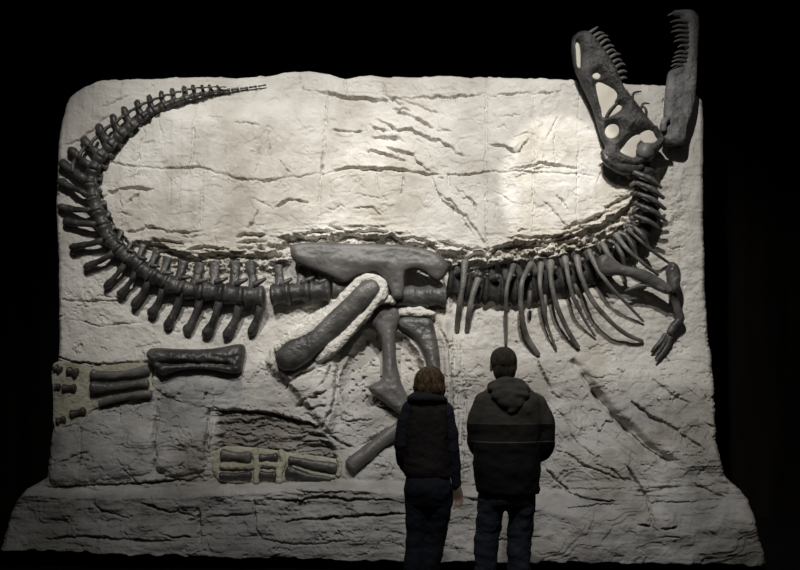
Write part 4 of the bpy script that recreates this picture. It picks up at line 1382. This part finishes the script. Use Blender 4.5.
# hood lying on the back
hood = [ball((-0.035, -0.09, 1.475), 0.145, 0.06, 0.045), ball((-0.03, -0.115, 1.43), 0.130, 0.05, 0.055), ball((-0.025, -0.125, 1.385), 0.092, 0.045, 0.055), ball((-0.02, -0.125, 1.345), 0.050, 0.036, 0.045),
        limb([(-0.14, -0.03, 1.485, 0.034), (-0.09, -0.09, 1.515, 0.034), (-0.04, -0.10, 1.52, 0.034), (0.015, -0.09, 1.512, 0.034), (0.075, -0.03, 1.48, 0.034)])]
fuse('hood', hood, 0.008, MAT['olive'], man, ml, smooth=8, disp=wrinkle(0.007, 14, 8))
jn = [hrings([(0.70, -0.035, 0, 0.175, 0.125), (0.80, -0.03, 0, 0.185, 0.135), (0.92, -0.03, 0, 0.175, 0.125), (0.98, -0.03, 0, 0.165, 0.12)])]
for a in mlegs.values():
    jn.append(limb([p + (r,) for p, r in zip(a[:4] + [(a[4][0], a[4][1], 0.10)], (0.105, 0.092, 0.083, 0.076, 0.070))]))
fuse('jeans', jn, 0.009, MAT['jeans'], man, ml, smooth=6, disp=wrinkle(0.012, 10, 12))
for x, yw in ((-0.185, 0.15), (0.036, -0.15)):
    fuse('shoe', shoe_parts((x, 0.02), yw, 1.08), 0.007, MAT['shoe'], man, ml, smooth=4)


def hair_noise(a, seed):
    return lambda co: a * (fbm(np.arctan2(co[:, 1], co[:, 0] - 0.0) * 6, co[:, 2] * 9, seed, 3) + 0.5 * fbm(co[:, 0] * 60, co[:, 2] * 25, seed + 3, 2))


mh = [ball((hc[0], hc[1] - 0.016, hc[2] + 0.030), 0.090, 0.104, 0.098), ball((hc[0], hc[1] - 0.045, hc[2] - 0.03), 0.078, 0.068, 0.085)]
fuse('hair', mh, 0.006, MAT['hair_brown'], man, ml, smooth=4, disp=hair_noise(0.006, 4))

# ---- the woman
wl = Vector(((427 - CX) * M2(PD), YP - 0.02, 0))
wom = empty('person', wl)
tag(wom, 'person with short auburn hair in a dark vest over navy sleeves, seen from behind', 'person')
wh = (0.022, 0.01, 1.505)
warm = {'L': [(-0.115, 0, 1.335), (-0.158, -0.01, 1.20), (-0.170, 0.0, 1.04), (-0.135, 0.11, 0.94), (-0.095, 0.16, 0.90)],
        'R': [(0.118, 0, 1.335), (0.152, -0.005, 1.20), (0.170, 0.0, 1.06), (0.186, 0.01, 0.93), (0.196, 0.015, 0.835)]}
body = head_parts(wh, 0.95, -0.35) + [limb([(0.018, -0.005, 1.45, 0.048), (0.01, -0.01, 1.35, 0.052)]),
        hrings([(0.78, 0.01, 0, 0.135, 0.10), (0.9, 0.01, 0, 0.135, 0.10), (1.05, 0.0, 0, 0.115, 0.085), (1.22, 0.0, 0, 0.13, 0.09), (1.34, 0.0, 0, 0.105, 0.07), (1.40, 0.01, 0, 0.05, 0.05)])]
for s_, sd in (('L', -1), ('R', 1)):
    a = warm[s_]
    body.append(limb([p + (r,) for p, r in zip(a, (0.040, 0.036, 0.031, 0.026, 0.021))]))
    if s_ == 'R':
        body += hand_parts(a[4], (0.10, 0.02, -1), (-0.45, -0.9, 0.0), 0.98, 1, 0.30)
    else:
        body += hand_parts(a[4], Vector(a[4]) - Vector(a[3]), (0, -1, -0.3), 0.9, -1, 0.25)
wlegs = {'L': [(-0.062, 0, 0.80), (-0.066, 0, 0.66), (-0.070, 0.01, 0.46), (-0.092, -0.015, 0.28), (-0.100, -0.015, 0.08)],
         'R': [(0.080, 0, 0.80), (0.076, 0, 0.66), (0.050, 0.01, 0.46), (0.020, -0.015, 0.28), (0.015, -0.015, 0.08)]}
for a in wlegs.values():
    body.append(limb([p + (r,) for p, r in zip(a, (0.08, 0.066, 0.05, 0.046, 0.032))]))
for x, yw in ((-0.10, 0.12), (0.015, -0.12)):
    body.append(limb([(x, -0.01, 0.06, 0.030), (x + math.sin(-yw) * 0.1, 0.08, 0.032, 0.023), (x + math.sin(-yw) * 0.14, 0.115, 0.026, 0.018)]))
fuse('body', body, 0.0048, MAT['skin'], wom, wl, smooth=3)
vs_ = [hrings([(0.885, 0.006, 0, 0.155, 0.118), (0.92, 0.004, 0, 0.160, 0.122), (1.03, 0.0, 0, 0.150, 0.112), (1.13, -0.002, 0, 0.146, 0.105), (1.24, 0.0, 0, 0.150, 0.108), (1.32, 0.004, -0.004, 0.146, 0.102), (1.375, 0.006, -0.006, 0.122, 0.086), (1.405, 0.008, -0.006, 0.10, 0.08)], 2.4)]
fuse('vest', vs_, 0.008, MAT['vest'], wom, wl, smooth=5, disp=wrinkle(0.010, 10, 22))
cl = [limb([(-0.095, 0.05, 1.40, 0.028), (-0.105, -0.03, 1.405, 0.030), (-0.05, -0.085, 1.41, 0.030), (0.03, -0.09, 1.41, 0.030), (0.10, -0.05, 1.40, 0.028), (0.115, 0.03, 1.385, 0.026)]),
      limb([(-0.095, 0.0, 1.43, 0.016), (-0.06, -0.07, 1.44, 0.018), (0.0, -0.085, 1.435, 0.018), (0.06, -0.075, 1.425, 0.016)])]
fuse('collar', cl, 0.007, MAT['collar'], wom, wl, smooth=5)
for s_ in 'LR':
    fuse('sleeve', [limb([p + (r,) for p, r in zip(warm[s_], (0.058, 0.050, 0.046, 0.040, 0.034))])], 0.007, MAT['sleeve'], wom, wl, smooth=4, disp=wrinkle(0.008, 14, 30))
jn = [hrings([(0.70, 0.008, 0, 0.145, 0.112), (0.78, 0.008, -0.01, 0.156, 0.125), (0.84, 0.01, -0.01, 0.155, 0.122), (0.92, 0.008, 0, 0.140, 0.105), (0.96, 0.006, 0, 0.132, 0.098)])]
for a in wlegs.values():
    jn.append(limb([p + (r,) for p, r in zip(a[:4] + [(a[4][0], a[4][1], 0.09)], (0.092, 0.086, 0.072, 0.066, 0.060))]))
fuse('jeans', jn, 0.008, MAT['dark_jeans'], wom, wl, smooth=6, disp=wrinkle(0.008, 10, 42))
for sx in (-0.068, 0.078):
    pk = [ering((sx, -0.1285 - 0.0, 0.865), XV, Vector((0, 0, 1)), 0.05, 0.006, 12, 4)]
for x, yw in ((-0.10, 0.12), (0.015, -0.12)):
    fuse('shoe', shoe_parts((x, 0.02), yw, 0.95), 0.007, MAT['shoe'], wom, wl, smooth=4)
whp = [ball((wh[0], wh[1] - 0.018, wh[2] + 0.022), 0.099, 0.108, 0.095), ball((wh[0] - 0.004, wh[1] - 0.04, wh[2] - 0.02), 0.104, 0.082, 0.082),
       ball((wh[0] - 0.052, wh[1] - 0.005, wh[2] - 0.035), 0.050, 0.062, 0.072), ball((wh[0] + 0.060, wh[1] - 0.012, wh[2] - 0.035), 0.046, 0.062, 0.066)]
fuse('hair', [rotz(p, wh, -0.3) for p in whp], 0.006, MAT['hair_red'], wom, wl, smooth=3, disp=hair_noise(0.012, 14))

# ------------------------------------------------------------------ light
w = bpy.data.worlds.new('dark_hall')
S.world = w
w.use_nodes = True
w.node_tree.nodes['Background'].inputs[0].default_value = (0.9, 0.93, 1.0, 1)
w.node_tree.nodes['Background'].inputs[1].default_value = 0.004


def spot(name, loc, target, power, size, blend, radius, col=(1, 0.98, 0.95)):
    l = bpy.data.lights.new(name, 'SPOT')
    l.energy = power
    l.spot_size = math.radians(size)
    l.spot_blend = blend
    l.shadow_soft_size = radius
    l.color = col
    o = bpy.data.objects.new(name, l)
    o.location = loc
    dr = Vector(target) - Vector(loc)
    o.rotation_euler = dr.to_track_quat('-Z', 'Y').to_euler()
    COL.objects.link(o)
    return o


tp = lambda x, y: W(x, y, 0.05)
spot('spotlight', (-1.55, -3.9, 5.8), tp(235, 195), 640, 53, 1.0, 0.05)
spot('spotlight', (0.6, -3.8, 5.8), tp(535, 240), 700, 66, 1.0, 0.05)
spot('spotlight', (0.8, -3.5, 5.7), tp(562, 190), 370, 15.5, 0.25, 0.02)
spot('spotlight', (0.0, -4.6, 5.8), tp(370, 440), 330, 72, 1.0, 0.06)  # extra spot added as fill to brighten the lower rock
l = bpy.data.lights.new('fill_light', 'AREA')  # unseen soft lamp added behind the camera as weak fill on the visitors
l.energy = 5
l.size = 2.0
l.color = (1, 0.93, 0.85)
o = bpy.data.objects.new('fill_light', l)
o.location = (0.6, -8.2, 5.0)
o.rotation_euler = (Vector((0.4, -1.6, 1.2)) - Vector(o.location)).to_track_quat('-Z', 'Y').to_euler()
COL.objects.link(o)

# ------------------------------------------------------------------ camera
cam = bpy.data.cameras.new('camera')
cam.sensor_width = 36.0
cam.lens = 36.0 * F / 800.0
cam.shift_y = (HY - 285.0) / 800.0
co_ = bpy.data.objects.new('camera', cam)
co_.location = (0, -CAM_D, CAM_H)
co_.rotation_euler = (PI / 2, 0, 0)
COL.objects.link(co_)
S.camera = co_
vsx = S.view_settings
S.display_settings.display_device = 'sRGB'
vsx.view_transform = 'Standard'
vsx.look = 'None'
vsx.exposure = 0.12
vsx.gamma = 1.0
vsx.use_curve_mapping = False
